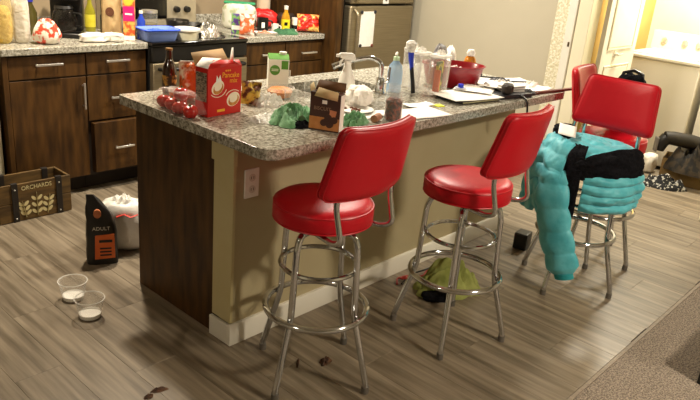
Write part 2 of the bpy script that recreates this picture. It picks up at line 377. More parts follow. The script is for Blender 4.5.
# ================================================================== BACK RUN OF CABINETS
def bar_handle(parent, x0, x1, y, z, vert=False):
    h = MB()
    if vert: h.box(x0-.005, x0+.005, y-.032, y-.022, x1, z); h.box(x0-.004, x0+.004, y-.024, y+.001, x1+.015, x1+.023); h.box(x0-.004, x0+.004, y-.024, y+.001, z-.023, z-.015)
    else: h.box(x0, x1, y-.032, y-.022, z-.006, z+.006); h.box(x0+.015, x0+.023, y-.024, y+.001, z-.004, z+.004); h.box(x1-.023, x1-.015, y-.024, y+.001, z-.004, z+.004)
    return h.build('handle', NICKEL, parent, .0015)
FY = 1.965
def cabinet(label, x0, x1, fronts):
    c = thing('base_cabinet', label, 'cabinet', group='dark wood base cabinets')
    b = MB(); b.box(x0, x1, FY+.02, 2.60, .10, .878)
    b.build('body', WOODD, c); box('toe_kick', WOODD, x0, x1, FY+.085, FY+.10, 0, .10, c)
    for kind, a, bb_, z0, z1, out, hz in fronts:
        f = box('drawer' if kind == 'd' else 'door', WOOD, a+.003, bb_-.003, FY-out, FY+.02-out if out < .02 else FY+.02, z0+.003, z1-.003, c, .0015)
        if kind == 'd': bar_handle(f, hz[0], hz[1], FY-out, hz[2])
        else: bar_handle(f, hz[0], hz[1], FY-out, hz[2], True)
    return c
lc = cabinet('dark wood base cabinet with one drawer above a tall door', -.02, .435, [('d', -.02, .435, .74, .872, 0, (.125, .285, .822)), ('o', -.02, .435, .11, .737, 0, (.408, .54, .70))])
box('side_panel', WOOD, -.05, -.02, FY-.004, 2.60, 0, .878, lc)
cabinet('dark wood base cabinet with three drawers, lowest one pulled slightly open', .437, .842, [('d', .437, .842, .74, .872, 0, (.556, .712, .82)), ('d', .437, .842, .455, .737, 0, (.582, .72, .592)), ('d', .455, .842, .125, .448, .028, (.582, .712, .278))])
cabinet('dark wood base cabinet right beside the black range', 1.632, 2.035, [('d', 1.632, 2.035, .715, .872, 0, (1.79, 1.965, .787)), ('o', 1.632, 2.035, .11, .712, 0, (2.005, .50, .64))])
cabinet('dark wood base cabinet against the tall refrigerator panel', 2.037, 2.43, [('d', 2.037, 2.43, .715, .872, 0, (2.19, 2.35, .782)), ('o', 2.037, 2.43, .11, .712, 0, (2.068, .52, .66))])
for lab, x0, x1 in (('granite counter slab on the back cabinets, crowded with bags and coffee maker', -.055, .846), ('short granite counter slab between range and tall panel', 1.630, 2.43)):
    g = MB().box(x0, x1, FY-.02, 2.60, .88, .92).build('back_countertop', GRANITE, None, .004); tag(g, lab, 'countertop')
    box('backsplash', GRANITE, x0, x1, 2.60, 2.618, .90, 1.0, g)
tp = box('tall_end_panel', WOOD, 2.432, 2.50, 1.83, 2.61, 0, 2.2, None, .003); tag(tp, 'tall dark wood panel standing beside the refrigerator', 'panel')

# refrigerator
fg = thing('refrigerator', 'taupe steel top-freezer refrigerator with a white note on its door', 'refrigerator', (0, 0, 0))
box('body', BLACK, 2.575, 3.36, 1.90, 2.60, .02, 1.72, fg, .004)
fd = box('door', STEEL, 2.57, 3.365, 1.815, 1.895, .08, 1.148, fg, .012)
ff = box('freezer_door', STEEL, 2.57, 3.365, 1.815, 1.895, 1.162, 1.715, fg, .012)
for f_, z0, z1 in ((fd, .55, 1.12), (ff, 1.19, 1.5)):
    MB().tube(fil([(2.612, 1.813, z0), (2.612, 1.77, z0+.03), (2.612, 1.77, z1-.03), (2.612, 1.813, z1)], .03), .013, 10).build('handle', STEEL, f_)
box('grille', BLACK, 2.58, 3.355, 1.86, 1.90, .0, .075, fg)
nt_ = box('note', PAPER, 2.695, 2.865, 1.8125, 1.8145, .825, 1.105, None, 0); tag(nt_, 'white sheet of paper pinned to the refrigerator door by magnets', 'paper')
for x_, z_, cc in ((2.70, 1.10, '#22242c'), (2.86, 1.10, '#1f2536'), (2.71, .835, '#25242a'), (2.855, .83, '#8a4430')):
    o = MB().lathe([(.001, 0), (.014, 0), (.014, .006), (.010, .008), (.001, .008)], 14).build('magnet', M('magnet'+cc, cc, .4, c2='#333333', scale=9), nt_); o.location = (x_, 1.8125, z_); o.rotation_euler = (PI/2, 0, 0)
ph = box('card', PAPER, 2.95, 3.02, 1.812, 1.8145, 1.165, 1.24, None, 0); tag(ph, 'small white card stuck low on the freezer door', 'card')
o = box('magnet', BLACK, 2.975, 2.995, 1.806, 1.812, 1.19, 1.205, ph)

# range
rg = thing('range', 'black and steel kitchen range crowded with pans and containers', 'range')
box('body', BLACK, .852, 1.622, 1.95, 2.58, .02, .895, rg, .003)
box('cooktop', BLKGL, .850, 1.624, 1.905, 2.52, .895, .922, rg, .008)
box('control_strip', BLACK, .852, 1.622, 1.915, 1.95, .80, .893, rg, .006)
od = box('oven_door', STEEL, .856, 1.618, 1.905, 1.95, .20, .79, rg, .006)
box('oven_window', BLKGL, 1.0, 1.47, 1.901, 1.907, .36, .62, od)
MB().tube(fil([(.90, 1.906, .755), (.90, 1.86, .755), (1.57, 1.86, .755), (1.57, 1.906, .755)], .02), .012, 10).build('handle', BLACK, od)
box('drawer', STEEL, .856, 1.618, 1.91, 1.95, .04, .19, rg, .004)
bg = box('backguard', M('backguard_steel', '#b0a58e', .4, .5, c2='#b9ae97', scale=6), .852, 1.622, 2.52, 2.60, .91, 1.16, rg, .01)
box('display', BLKGL, 1.08, 1.36, 2.514, 2.521, .985, 1.12, bg)
for x_ in (.92, 1.0, 1.44, 1.53):
    k = MB().lathe([(.001, 0), (.024, 0), (.02, .03), (.001, .032)], 16).build('knob', BLACK, bg); k.location = (x_, 2.52, 1.05); k.rotation_euler = (PI/2, 0, 0)
for x_, y_ in ((1.04, 2.06), (1.43, 2.06), (1.04, 2.36), (1.43, 2.36)): MB().ring(.085, .004, .924, 28, 6, x_, y_).build('burner_ring', M('burner', '#3a3836', .5, c2='#454240', scale=20), rg)

# laundry machines
ws = thing('washer', 'white top-loading washing machine in the bright laundry room', 'washer', (4.5, .02, 0))
WM = M('washer_enamel', '#cfc8b8', .35, c2='#d4cdbe', scale=3)
box('body', WM, 0, .66, -.30, .34, .03, .90, ws, .012)
wl = box('top', WM, -.005, .665, -.305, .345, .90, .935, ws, .01)
box('lid', WHITE, .04, .50, -.24, .28, .935, .95, wl, .006)
cp = MB().loft([[(.55, -.30, .935), (.66, -.30, .935), (.66, .34, .935), (.55, .34, .935)], [(.58, -.30, 1.10), (.66, -.30, 1.10), (.66, .34, 1.10), (.58, .34, 1.10)]]).build('control_panel', WM, ws, .008)
for y_ in (-.2, -.08, .04, .22):
    k = MB().lathe([(.001, 0), (.028, 0), (.024, .02), (.001, .022)], 16).build('knob', NICKEL, cp); k.location = (.565, y_, 1.02); k.rotation_euler = (0, -PI/2+.18, 0)
for x_, y_ in ((.05, -.25), (.05, .29), (.6, -.25), (.6, .29)): MB().lathe([(.001, 0), (.02, 0), (.015, .035), (.001, .035)], 10, x_, y_).build('foot', RUBBER, ws)
dr = thing('dryer', 'white clothes dryer standing right of the washing machine', 'dryer', (4.52, -.68, 0))
box('body', WM, 0, .66, -.33, .35, .0, .92, dr, .012)
dd = box('door', WHITE, -.02, .0, -.24, .24, .3, .78, dr, .01); box('handle', NICKEL, -.03, -.02, -.2, -.17, .48, .60, dd)

# ================================================================== BAR STOOLS
def rtrap(wb, wt, h, r, n=7):
    """rounded trapezoid, base at v=0"""
    P = [(-wb, 0), (wb, 0), (wt, h), (-wt, h)]; out = []
    for i in range(4):
        a, b, c = Vector(P[i-1]), Vector(P[i]), Vector(P[(i+1) % 4])
        s = b+(a-b).normalized()*r; e = b+(c-b).normalized()*r
        for k in range(n):
            t = k/(n-1); q = s*(1-t)**2+b*2*t*(1-t)+e*t*t; out.append((q.x, q.y))
    # subdivide the sides so that the panel can curve
    res = []
    for a, b in zip(out, out[1:]+out[:1]):
        res.append(a); L = math.hypot(b[0]-a[0], b[1]-a[1]); m = int(L/.03)
        for k in range(1, m): res.append((a[0]+(b[0]-a[0])*k/m, a[1]+(b[1]-a[1])*k/m))
    return res
BZ, BD, BH, BT = .815, .208, .262, .20
def back_point(y, v, t):
    """local stool frame: +X is the back direction; v up the panel, t through it"""
    cu = -1.05*y*y                      # wraps a little around the sitter
    s, c = math.sin(BT), math.cos(BT)
    return (BD+v*s+(t+cu)*c, y, BZ+v*c-(t+cu)*s)
def make_stool():
    root = thing('bar_stool', 'x', 'bar stool', group='red and chrome bar stools')
    prof = [(.001, .662), (.150, .662), (.176, .664), (.183, .668), (.186, .680), (.1865, .70), (.186, .716), (.182, .728), (.172, .738), (.15, .745), (.11, .750), (.06, .752), (.001, .7525)]
    st = MB().lathe(prof, 48).build('seat', RED, root, ang=80)
    MB().ring(.1835, .0032, .7262, 48, 6).build('piping', REDP, st); MB().ring(.1835, .0030, .668, 48, 6).build('piping', REDP, st)
    MB().lathe([(.001, .632), (.075, .632), (.085, .640), (.13, .652), (.135, .662), (.001, .662)], 28).build('swivel_plate', CHROME, root)
    for k in range(4):
        a = PI/2*k; c, s = math.cos(a), math.sin(a)
        path = [(.03, .632), (.140, .632), (.158, .585), (.171, .315), (.177, .282), (.240, .062), (.247, .035), (.247, .0)]
        pts = fil([(r*c, r*s, z) for r, z in path], .034, 6)
        lg = MB().tube(pts, .0125, 10).build('leg', CHROME, root)
        MB().tube([(.247*c, .247*s, .028), (.247*c, .247*s, .0)], [.0145, .015], 10).build('foot_glide', RUBBER, lg)
    MB().ring(.147, .0095, .478, 44, 8).build('upper_ring', CHROME, root)
    MB().ring(.1965, .0125, .298, 52, 9).build('foot_ring', CHROME, root)
    ol = rtrap(.218, .186, BH, .035)
    cy_, cv = 0, BH/2
    rings = []
    for ins, t in ((.12, -.020), (.05, -.021), (.014, -.019), (.003, -.013), (0, -.004), (0, .004), (.003, .013), (.014, .022), (.05, .027), (.12, .029)):
        k = 1-ins/.13*.62 if ins > .02 else 1-ins/.16
        rings.append([back_point(y*k, cv+(v-cv)*k, -t) for y, v in ol])
    bk = MB().loft(rings).build('backrest', RED, root, ang=80)
    MB().tube([back_point(y*.992, cv+(v-cv)*.992, .0125) for y, v in ol], .0026, 6, True).build('piping', REDP, bk)
    MB().tube([back_point(y*.992, cv+(v-cv)*.992, -.0125) for y, v in ol], .0026, 6, True).build('piping', REDP, bk)
    for sgn in (-1, 1):
        e = Vector(back_point(sgn*.148, .10, -.0)); q = Vector(back_point(sgn*.148, -.02, .0))
        pts = fil([(.02, sgn*.10, .652), (.170, sgn*.136, .652), (.212, sgn*.144, .672), tuple(q), tuple(e)], .035, 6)
        MB().tube(pts, .0105, 10).build('back_support', CHROME, root)
    return root
S0 = make_stool()
STOOLS = [((.143, -.347), -87.5, 12, 'red vinyl bar stool nearest the island corner and power outlet'),
          ((.832, -.52), -86, 29, 'red vinyl bar stool standing over the green cloth on the floor'),
          ((1.775, -.635), -1, 0, 'red vinyl bar stool with the turquoise jacket draped on its seat'),
          ((2.238, -.548), 100, -8, 'red vinyl bar stool farthest along the counter, back turned to the countertop')]
stools = []
for n_, ((x_, y_), a_, la, lab) in enumerate(STOOLS):
    o = S0 if n_ == 0 else copy_tree(S0)
    stools.append(o)
for o, ((x_, y_), a_, la, lab) in zip(stools, STOOLS):
    o.location = (x_, y_, 0); o.rotation_euler = (0, 0, math.radians(a_)); o['label'] = lab
    for ch in o.children:
        if ch.name.split('.')[0] in ('leg', 'upper_ring', 'foot_ring'): ch.rotation_euler = (0, 0, math.radians(la-a_))

# ------------------------------------------------------------------ jacket on the third stool
TEAL = M('teal_nylon', '#45abba', .5, c2='#62bfcc', scale=16, bump=.2, bscale=40, sheen=.2)
LINING = M('black_fleece', '#0d0d10', .95, c2='#17171b', scale=60, bump=.5, bscale=120, spec=.1)
jk = thing('jacket', 'turquoise quilted puffer jacket with black lining draped over a stool seat', 'jacket', (1.775, -.635, 0), 0, None)
def puff(t, n): return abs(math.sin(PI*t*n))**.45
def drape(a0, a1, prof, n, nu=40, nv=40, amp=.018, seed=0, hem=0, arch=0):
    """surface falling round the seat: prof = [(radius, z)...] read along its length"""
    L = [0]
    for p, q in zip(prof, prof[1:]): L.append(L[-1]+math.hypot(q[0]-p[0], q[1]-p[1]))
    def at(t):
        s = t*L[-1]
        for i in range(len(prof)-1):
            if s <= L[i+1] or i == len(prof)-2:
                k = (s-L[i])/max(1e-6, L[i+1]-L[i]); a, b = prof[i], prof[i+1]
                dx, dz = b[0]-a[0], b[1]-a[1]; l = math.hypot(dx, dz)
                return a[0]+dx*k, a[1]+dz*k, -dz/l, dx/l
    def fn(u, v):
        a = math.radians(a0+(a1-a0)*u); t0 = arch*abs(2*u-1)**2.5; tv = (t0+(1-t0)*v)*(1+hem*nz(u*4+seed, seed)*.5)
        r, z, nr, nzz = at(min(1, max(0, tv)))
        p = amp*puff(v, n)+.014*nz(u*6+seed, v*5, seed)+.006*nz(u*18, v*16, seed)
        edge = min(1, 6*u, 6*(1-u)); p *= .4+.6*edge
        r += p*nr; z += p*nzz*(1 if nr < .95 else .3)
        return (r*math.cos(a), r*math.sin(a), z)
    return MB().grid(nu, nv, fn)
TOPP = [(.0, .778), (.10, .782), (.165, .776), (.205, .745), (.222, .69)]
drape(0, 360, [(.002, .772), (.09, .774), (.16, .768), (.200, .742), (.215, .69)], 3, 72, 30, .020, 1).build('body', TEAL, jk, solid=.008, ang=70)
drape(186, 314, [(.196, .795), (.212, .780), (.230, .75), (.241, .705), (.243, .645)], 1, 60, 22, .008, 4, 0, .6).build('lining', LINING, jk, solid=.012, ang=70)
drape(200, 308, [(.232, .672), (.246, .61), (.244, .53), (.230, .485)], 4, 56, 48, .024, 6, .12).build('hem', TEAL, jk, solid=.010, ang=70)
drape(98, 176, [(.16, .785), (.225, .745), (.262, .64), (.268, .52), (.25, .40)], 5, 44, 48, .024, 9, .3).build('front_flap', TEAL, jk, solid=.012, ang=70)
def puff_tube(path, rads, n, amp, flat, seed=0, seg=26, m=110):
    P = fil(path, .12, 10); Ls = [0]
    for a, b in zip(P, P[1:]): Ls.append(Ls[-1]+(b-a).length)
    pts = []; rr_ = []
    for i in range(m):
        s = Ls[-1]*i/(m-1); j = max(k for k in range(len(P)-1) if Ls[k] <= s+1e-9); k = (s-Ls[j])/max(1e-6, Ls[j+1]-Ls[j])
        pts.append(P[j].lerp(P[j+1], k)); t = i/(m-1); r = rads[0]+(rads[1]-rads[0])*t
        end = min(1, (1-t)*14+.25, t*14+.25)
        rr_.append((r*(1-amp)+r*amp*puff(t, n))*end**.5)
    mb = MB().tube(pts, rr_, seg, False, flat)
    mb.v = [(x+.008*nz(x*12+seed, y*12, z*12), y+.008*nz(x*12, y*12+seed, z*12), z+.006*nz(x*20, y*20, z*20+seed)) for x, y, z in mb.v]
    return mb
puff_tube([(-.10, .062, .740), (-.19, .070, .715), (-.262, .056, .58), (-.270, .008, .40), (-.252, -.092, .15)], (.088, .088), 6, .15, .46, 2).build('sleeve', TEAL, jk, ang=75)
puff_tube([(-.02, .13, .765), (-.01, .225, .69), (-.03, .275, .52), (-.04, .27, .36)], (.098, .08), 5, .20, .55, 5).build('sleeve', TEAL, jk, ang=75)
MB().tube([(-.254, -.088, .158), (-.252, -.097, .132)], .05, 18, False, .62).build('cuff', M('teal_cuff', '#238d97', .6, c2='#2a99a2', scale=30), jk)
drape(172, 196, [(.17, .79), (.225, .755), (.246, .69), (.25, .60), (.245, .45)], 1, 14, 20, .004, 3).build('zipper_band', LINING, jk, solid=.008, ang=70)
co = bag(.16, .11, .07, 17, .55, .15).build('collar', LINING, jk); co.location = (-.02, .155, .765); co.rotation_euler = (0, 0, .5)
# card on the jacket
cd = MB().grid(8, 6, lambda u, v: ((u-.5)*.13, (v-.5)*.085, .004*math.sin(3*u))).build('card', PAPER, None, solid=.002); tag(cd, 'white folded card lying on top of the turquoise jacket', 'card', None, (1.665, -.535, .832), 25); cd.rotation_euler = (.12, -.2, math.radians(25))
# bag on the last stool
hb = thing('handbag', 'black handbag standing on the farthest red stool seat', 'bag', (2.31, -.56, .7535), 112)
bag(.20, .12, .31, 3, .45, .14, top=.8).build('pouch', LINING, hb)
MB().tube([(-.06, -.04, .25), (-.05, -.05, .31), (0, -.05, .328), (.05, -.05, .31), (.06, -.04, .25)], .010, 8).build('handle', BLACK, hb)

# ================================================================== ISLAND ITEMS  (z = counter)
Z = .9205
AMBER = M('amber_glass', '#2a1508', .08, c2='#321a0a', scale=6, spec=.7, coat=.4)
bt = thing('beer_bottle', 'dark amber glass beer bottle beside the orange snack bag', 'bottle', (.115, .60, Z))
MB().lathe([(.001, 0), (.029, 0), (.0305, .004), (.0305, .115), (.028, .135), (.017, .16), (.0135, .175), (.013, .20), (.015, .202), (.015, .208), (.001, .208)], 24).build('glass_body', AMBER, bt)
MB().lathe([(.0309, .03), (.0312, .03), (.0312, .10), (.0309, .10)], 24).build('paper_label', M('beer_label', '#3a2a16', .6, c2='#b58a3a', scale=45, lo=.5, hi=.6), bt)
MB().lathe([(.001, .207), (.0155, .205), (.0155, .213), (.001, .215)], 16).build('cap', M('gold_cap', '#8a6a3a', .35, .6, c2='#99774a', scale=20), bt)
ORB = M('orange_snack_print', '#d0601a', .35, c2='#f2e6cf', scale=26, lo=.5, hi=.62, bump=.4, bscale=30)
cb = pillow(.13, .06, .165, 3, .012).build('snack_bag', ORB, None); tag(cb, 'orange and white snack bag behind the net of tomatoes', 'snack bag', None, (.172, .50, Z), -38)
MB().tube(ell_ := [(-.06, 0, .166), (0, .004, .167), (.06, 0, .166)], .004, 6).build('seal', WHITE, cb)
pb = thing('pill_bottle', 'small orange pill bottle with a white cap', 'pill bottle', (.09, .53, Z))
MB().lathe([(.001, 0), (.019, 0), (.02, .003), (.02, .042), (.001, .042)], 20).build('vial', M('pill_orange', '#c25a12', .2, c2='#cc641a', scale=8, spec=.6), pb)
MB().lathe([(.001, .042), (.0225, .042), (.0225, .058), (.02, .061), (.001, .061)], 20).build('cap', WHITE, pb)
box('paper_label', PAPER, -.012, .012, -.0206, -.0196, .01, .035, pb, 0)
# tomatoes in a net bag
TOM = M('tomato_skin', '#a81e1a', .25, c2='#c2342a', scale=9, coat=.2)
tm0 = thing('tomato', 'x', 'tomato', group='tomatoes in the clear bag')
def tomfn(u, v):
    t = 2*PI*u; ph = -PI/2+PI*v; k = 1+.03*math.cos(5*t)
    r = .031*k*math.cos(ph)**.9 if math.cos(ph) > 0 else 0
    return (r*math.cos(t), r*math.sin(t), .027+.026*math.sin(ph)-(.006 if v > .97 else 0))
MB().grid(22, 13, tomfn, True).build('fruit', TOM, tm0, ang=80)
MB().lathe([(.001, .048), (.009, .052), (.004, .054), (.003, .06), (.001, .06)], 6).build('stem', M('stem_green', '#4a5a2a', .8, c2='#56683a', scale=30), tm0)
TP = [(-.012, .452, 0), (-.010, .262, 0), (.062, .205, 0), (-.012, .326, 0), (.05, .425, 0), (-.012, .389, 0), (.008, .36, .046)]
TL = ['tomato closest to the countertop edge, far end of the bag', 'tomato at the near end of the bag below the red carton', 'tomato at the corner of the red carton', 'tomato in the middle of the clear bag', 'tomato at the back of the bag by the pill bottle', 'tomato on the far side of the clear bag', 'topmost tomato lying upon the others in the bag']
for n_, (x_, y_, z_) in enumerate(TP[:2]+TP[3:]):
    t_ = tm0 if n_ == 0 else copy_tree(tm0)
    t_.location = (x_, y_, Z+z_); t_.rotation_euler = (random.uniform(-.3, .3), random.uniform(-.3, .3), random.uniform(0, 6))
    t_['label'] = 'ripe red '+(TL[:2]+TL[3:])[n_]
nb = bag(.265, .12, .088, 5, .45, .12, top=.8).build('produce_bag', film('net_film', '#e8d9d2', .13, .15, .8, 70), None); tag(nb, 'clear plastic produce bag holding red tomatoes at the counter edge', 'plastic bag', None, (.008, .368, Z), -82)
# red pancake carton
REDC = M('carton_red', '#c51712', .45, c2='#cb1d16', scale=8)
TAN = M('raw_card', '#b08f63', .8, c2='#b9986d', scale=20)
YEL = M('print_yellow', '#f0b429', .6, c2='#f4bd3c', scale=20); CRM = M('print_cream', '#f2e6d2', .6, c2='#f6ecda', scale=30); GRYP = M('print_grey', '#a49a86', .6, c2='#5c554a', scale=70, stretch=(1, 1, 3), lo=.48, hi=.55)
BRN = M('print_brown', '#b8732a', .6, c2='#d0924a', scale=40)
rb = thing('pancake_mix_carton', 'red pancake mix carton with torn open top on the island', 'carton', (.131, .274, Z), 5)
box('carton_body', REDC, -.09, .09, -.037, .037, 0, .195, rb, .0015)
MB().add([(-.09, -.037, .194), (.09, -.037, .194), (.088, -.020, .215), (-.05, -.02, .222)], [(0, 1, 2, 3)]).build('front_flap', REDC, rb, solid=.0015)
MB().add([(-.09, .037, .194), (.09, .037, .194), (.085, .075, .245), (-.085, .07, .24)], [(0, 1, 2, 3)]).build('back_flap', TAN, rb, solid=.0015)
MB().add([(.09, -.037, .194), (.09, .037, .194), (.096, .03, .255), (.075, .0, .262), (.05, -.03, .215)], [(0, 1, 2, 3, 4)]).build('side_flap', PAPER, rb, solid=.0015)
MB().add([(-.09, -.037, .194), (-.09, .037, .194), (-.06, .03, .226), (-.01, -.025, .226), (-.075, -.03, .212)], [(0, 1, 2, 3, 4)]).build('side_flap', PAPER, rb, solid=.0015)
box('nutrition_panel', GRYP, -.0912, -.09, -.03, .032, .06, .175, rb, 0)
def plate(parent, cx, cz, rx, rz, rot, y=-.0372):
    MB().prism_y(ell(cx, cz, rx, rz, 24, rot), y-.0006, y).build('printed_plate', CRM, parent, ang=30)
    MB().prism_y(ell(cx+.002, cz-.004, rx*.82, rz*.78, 24, rot), y-.001, y-.0005).build('printed_rim', BRN, parent)
    MB().prism_y(ell(cx+.001, cz+.004, rx*.62, rz*.6, 20, rot), y-.0014, y-.0009).build('printed_pancake', CRM, parent)
plate(rb, -.038, .115, .034, .026, .5); plate(rb, .046, .06, .036, .028, .35)
MB().prism_y([(-.05, .135), (-.045, .165), (-.036, .15), (-.028, .166), (-.02, .14)], -.039, -.0385).build('printed_whip', PAPER, rb)
text('\u2022\u2022\u2022', .03, (.015, -.0378, .178), FRONT, YEL, rb)
text('Pancake', .030, (.03, -.0378, .160), (PI/2, .05, 0), YEL, rb, sx=.95); text('mix', .028, (.045, -.0378, .137), (PI/2, .05, 0), YEL, rb)
MB().box(-.04, 0, -.0386, -.0371, .016, .026).build('printed_bar', YEL, rb)
for k, (cx, cz, a0, a1) in enumerate(((-.038, .115, -2.4, -.3), (.046, .06, .9, 2.6))):
    pts = [(cx+.047*math.cos(a0+(a1-a0)*i/8), -.038, cz+.038*math.sin(a0+(a1-a0)*i/8)) for i in range(9)]
    MB().tube(pts, .0018, 5).build('printed_swoosh', CRM, rb)
# wrappers and crumpled film behind carton
sw = pillow(.09, .03, .10, 8, .02, 16).build('snack_wrapper', M('wrapper_print', '#c9a640', .4, c2='#5a2f1c', scale=34, lo=.45, hi=.55, bump=.5, bscale=50), None); tag(sw, 'small brown and yellow snack wrapper beside the red carton', 'wrapper', None, (.345, .33, Z), -30); sw.rotation_euler = (-.25, .1, math.radians(-25))
cw = cloth(.085, .06, .06, 12, 5).build('plastic_wrap', FILM, None); tag(cw, 'crumpled clear plastic wrap between wrapper and milk carton', 'plastic wrap', None, (.42, .30, Z), 20)
cw = cloth(.10, .07, .018, 22, 6).build('plastic_wrap', FILM, None); tag(cw, 'flat crinkled clear plastic film in front of red carton', 'plastic film', None, (.25, .10, Z), 10)
# milk carton
MW = M('milk_white', '#e3e4d8', .45, c2='#e9eade', scale=12); GRN = M('milk_green', '#4f8a2c', .5, c2='#5a9636', scale=16)
mk = thing('milk_carton', 'white and green milk carton by the sink', 'carton', (.655, .505, Z), -37)
box('carton_body', MW, -.048, .048, -.048, .048, 0, .155, mk, .002)
MB().loft([[(-.048, -.048, .155), (.048, -.048, .155), (.048, .048, .155), (-.048, .048, .155)], [(-.048, -.016, .172), (.048, -.016, .172), (.048, .03, .172), (-.048, .03, .172)]]).build('slanted_top', GRN, mk, .001)
MB().lathe([(.001, .166), (.017, .166), (.018, .184), (.001, .185)], 18, .022, .008).build('cap', WHITE, mk)
MB().prism_y(ell(-.018, .105, .024, .024, 22), -.0488, -.0478).build('printed_disc', GRN, mk)
box('printed_patch', GRN, .012, .044, -.0488, -.0478, .11, .15, mk, 0)
for z_ in (.101, .108): MB().box(-.034, -.002, -.0494, -.0487, z_, z_+.003).build('printed_line', MW, mk)
# takeaway bowl with orange food
bw = thing('food_container', 'clear plastic container with orange leftovers by milk carton', 'container', (.565, .385, Z))
MB().lathe([(.05, 0), (.066, .045), (.070, .047), (.068, .049), (.064, .046), (.048, .003), (.001, .003)], 26).build('tub', CLEAR, bw)
MB().lathe([(.001, .004), (.05, .004), (.06, .03), (.045, .042), (.001, .048)], 22).build('leftovers', M('orange_food', '#b5672a', .5, c2='#d08c48', scale=60, bump=.6), bw)
def tumbler(label, x_, y_, r, h, cat='glass', mat=GLASS, name='drinking_glass'):
    g = MB().lathe([(.001, 0), (r*.82, 0), (r, h), (r-.003, h), (r*.82-.003, .006), (.001, .006)], 24).build(name, mat, None); return tag(g, label, cat, None, (x_, y_, Z))
tumbler('clear drinking glass between milk carton and brown box', .64, .26, .034, .10)
tumbler('short clear glass behind the green towel', .50, .24, .03, .07)
# towels
GT = M('green_terry', '#5c9665', .95, c2='#86b98c', scale=18, bump=.6, bscale=240, spec=.1, sheen=.3)
tw = cloth(.14, .095, .070, 31, 6, 110, 44, .3).build('dish_towel', GT, None, ang=70); tag(tw, 'green dish towel crumpled beside the brown chocolate box', 'towel', None, (.335, .055, Z), 30)
tw = cloth(.09, .05, .05, 37, 6, 80, 30, .3).build('dish_towel', GT, None, ang=70); tag(tw, 'smaller green cloth lying behind the nearest red backrest', 'towel', None, (.53, -.12, Z), 20)
bk_ = cloth(.05, .035, .03, 41, 4).build('black_cloth', LINING, None); tag(bk_, 'small black cloth tucked against the brown box', 'cloth', None, (.285, -.055, Z), 0)
# chocolate box
CH = M('chocolate_card', '#3a1d10', .4, c2='#45241a', scale=9)
cbx = thing('chocolate_box', 'dark brown biscuit box with torn cream lid on the counter edge', 'box', (.338, -.142, Z), -65)
box('box_body', CH, -.062, .062, -.026, .026, 0, .150, cbx, .0015)
box('white_side', PAPER, .0622, .0632, -.024, .024, .004, .146, cbx, 0)
CRB = M('kraft_flap', '#cdb483', .7, c2='#d6be90', scale=30)
MB().add([(-.045, -.028, .135), (.05, -.028, .125), (.052, -.026, .158), (-.03, -.026, .170)], [(0, 1, 2, 3)]).build('torn_flap', CRB, cbx, solid=.002)
MB().add([(-.062, .026, .15), (.062, .026, .15), (.06, .036, .186), (-.05, .034, .188)], [(0, 1, 2, 3)]).build('back_flap', M('flap_brown', '#5a3a20', .7, c2='#664629', scale=20), cbx, solid=.002)
MB().add([(-.062, -.026, .15), (-.062, .026, .15), (-.07, .02, .178), (-.068, -.02, .172)], [(0, 1, 2, 3)]).build('side_flap', CRB, cbx, solid=.002)
box('printed_band', M('print_gold', '#b57a3c', .5, c2='#c98f52', scale=30), -.0615, .0615, -.0268, -.0262, .006, .055, cbx, 0)
for cx, cz in ((.0, .035), (.024, .03), (.04, .048), (.016, .055)): MB().prism_y(ell(cx, cz, .016, .014, 16, .4), -.0276, -.0266).build('printed_biscuit', CH, cbx)
MB().prism_y([(.02, .06), (.045, .06), (.05, .085), (.022, .088)], -.0272, -.0264).build('printed_patch', M('print_salmon', '#c9825a', .5, c2='#d2906a', scale=30), cbx)
MB().box(-.012, .008, -.0272, -.0264, .108, .122).build('printed_badge', PAPER, cbx)
text('BISCUIT', .020, (-.01, -.0266, .088), FRONT, M('print_taupe', '#8a6f58', .6, c2='#947a63', scale=30), cbx)
# spray bottle
sb = thing('spray_bottle', 'white trigger spray bottle standing behind the brown box', 'spray bottle', (.865, .248, Z), -35)
MB().lathe([(.001, 0), (.040, 0), (.042, .006), (.042, .06), (.036, .095), (.022, .13), (.014, .16), (.001, .16)], 24).build('bottle_body', WHITE, sb)
MB().lathe([(.001, .155), (.017, .155), (.017, .175), (.001, .176)], 18).build('collar', WHITE, sb)
MB().loft([[(x, y, .176) for x, y in rr(-.012, .03, -.011, .011, (.005,)*4, 4)], [(x, y, .186) for x, y in rr(-.040, .036, -.012, .012, (.005,)*4, 4)], [(x, y, .203) for x, y in rr(-.046, .030, -.011, .011, (.005,)*4, 4)], [(x, y, .209) for x, y in rr(-.036, .018, -.008, .008, (.004,)*4, 4)]]).build('spray_head', WHITE, sb, .001)
MB().tube([(-.022, 0, .185), (-.036, 0, .165), (-.034, 0, .145)], .005, 8).build('trigger', WHITE, sb); MB().tube([(-.044, 0, .195), (-.058, 0, .195)], .007, 10).build('nozzle', WHITE, sb)
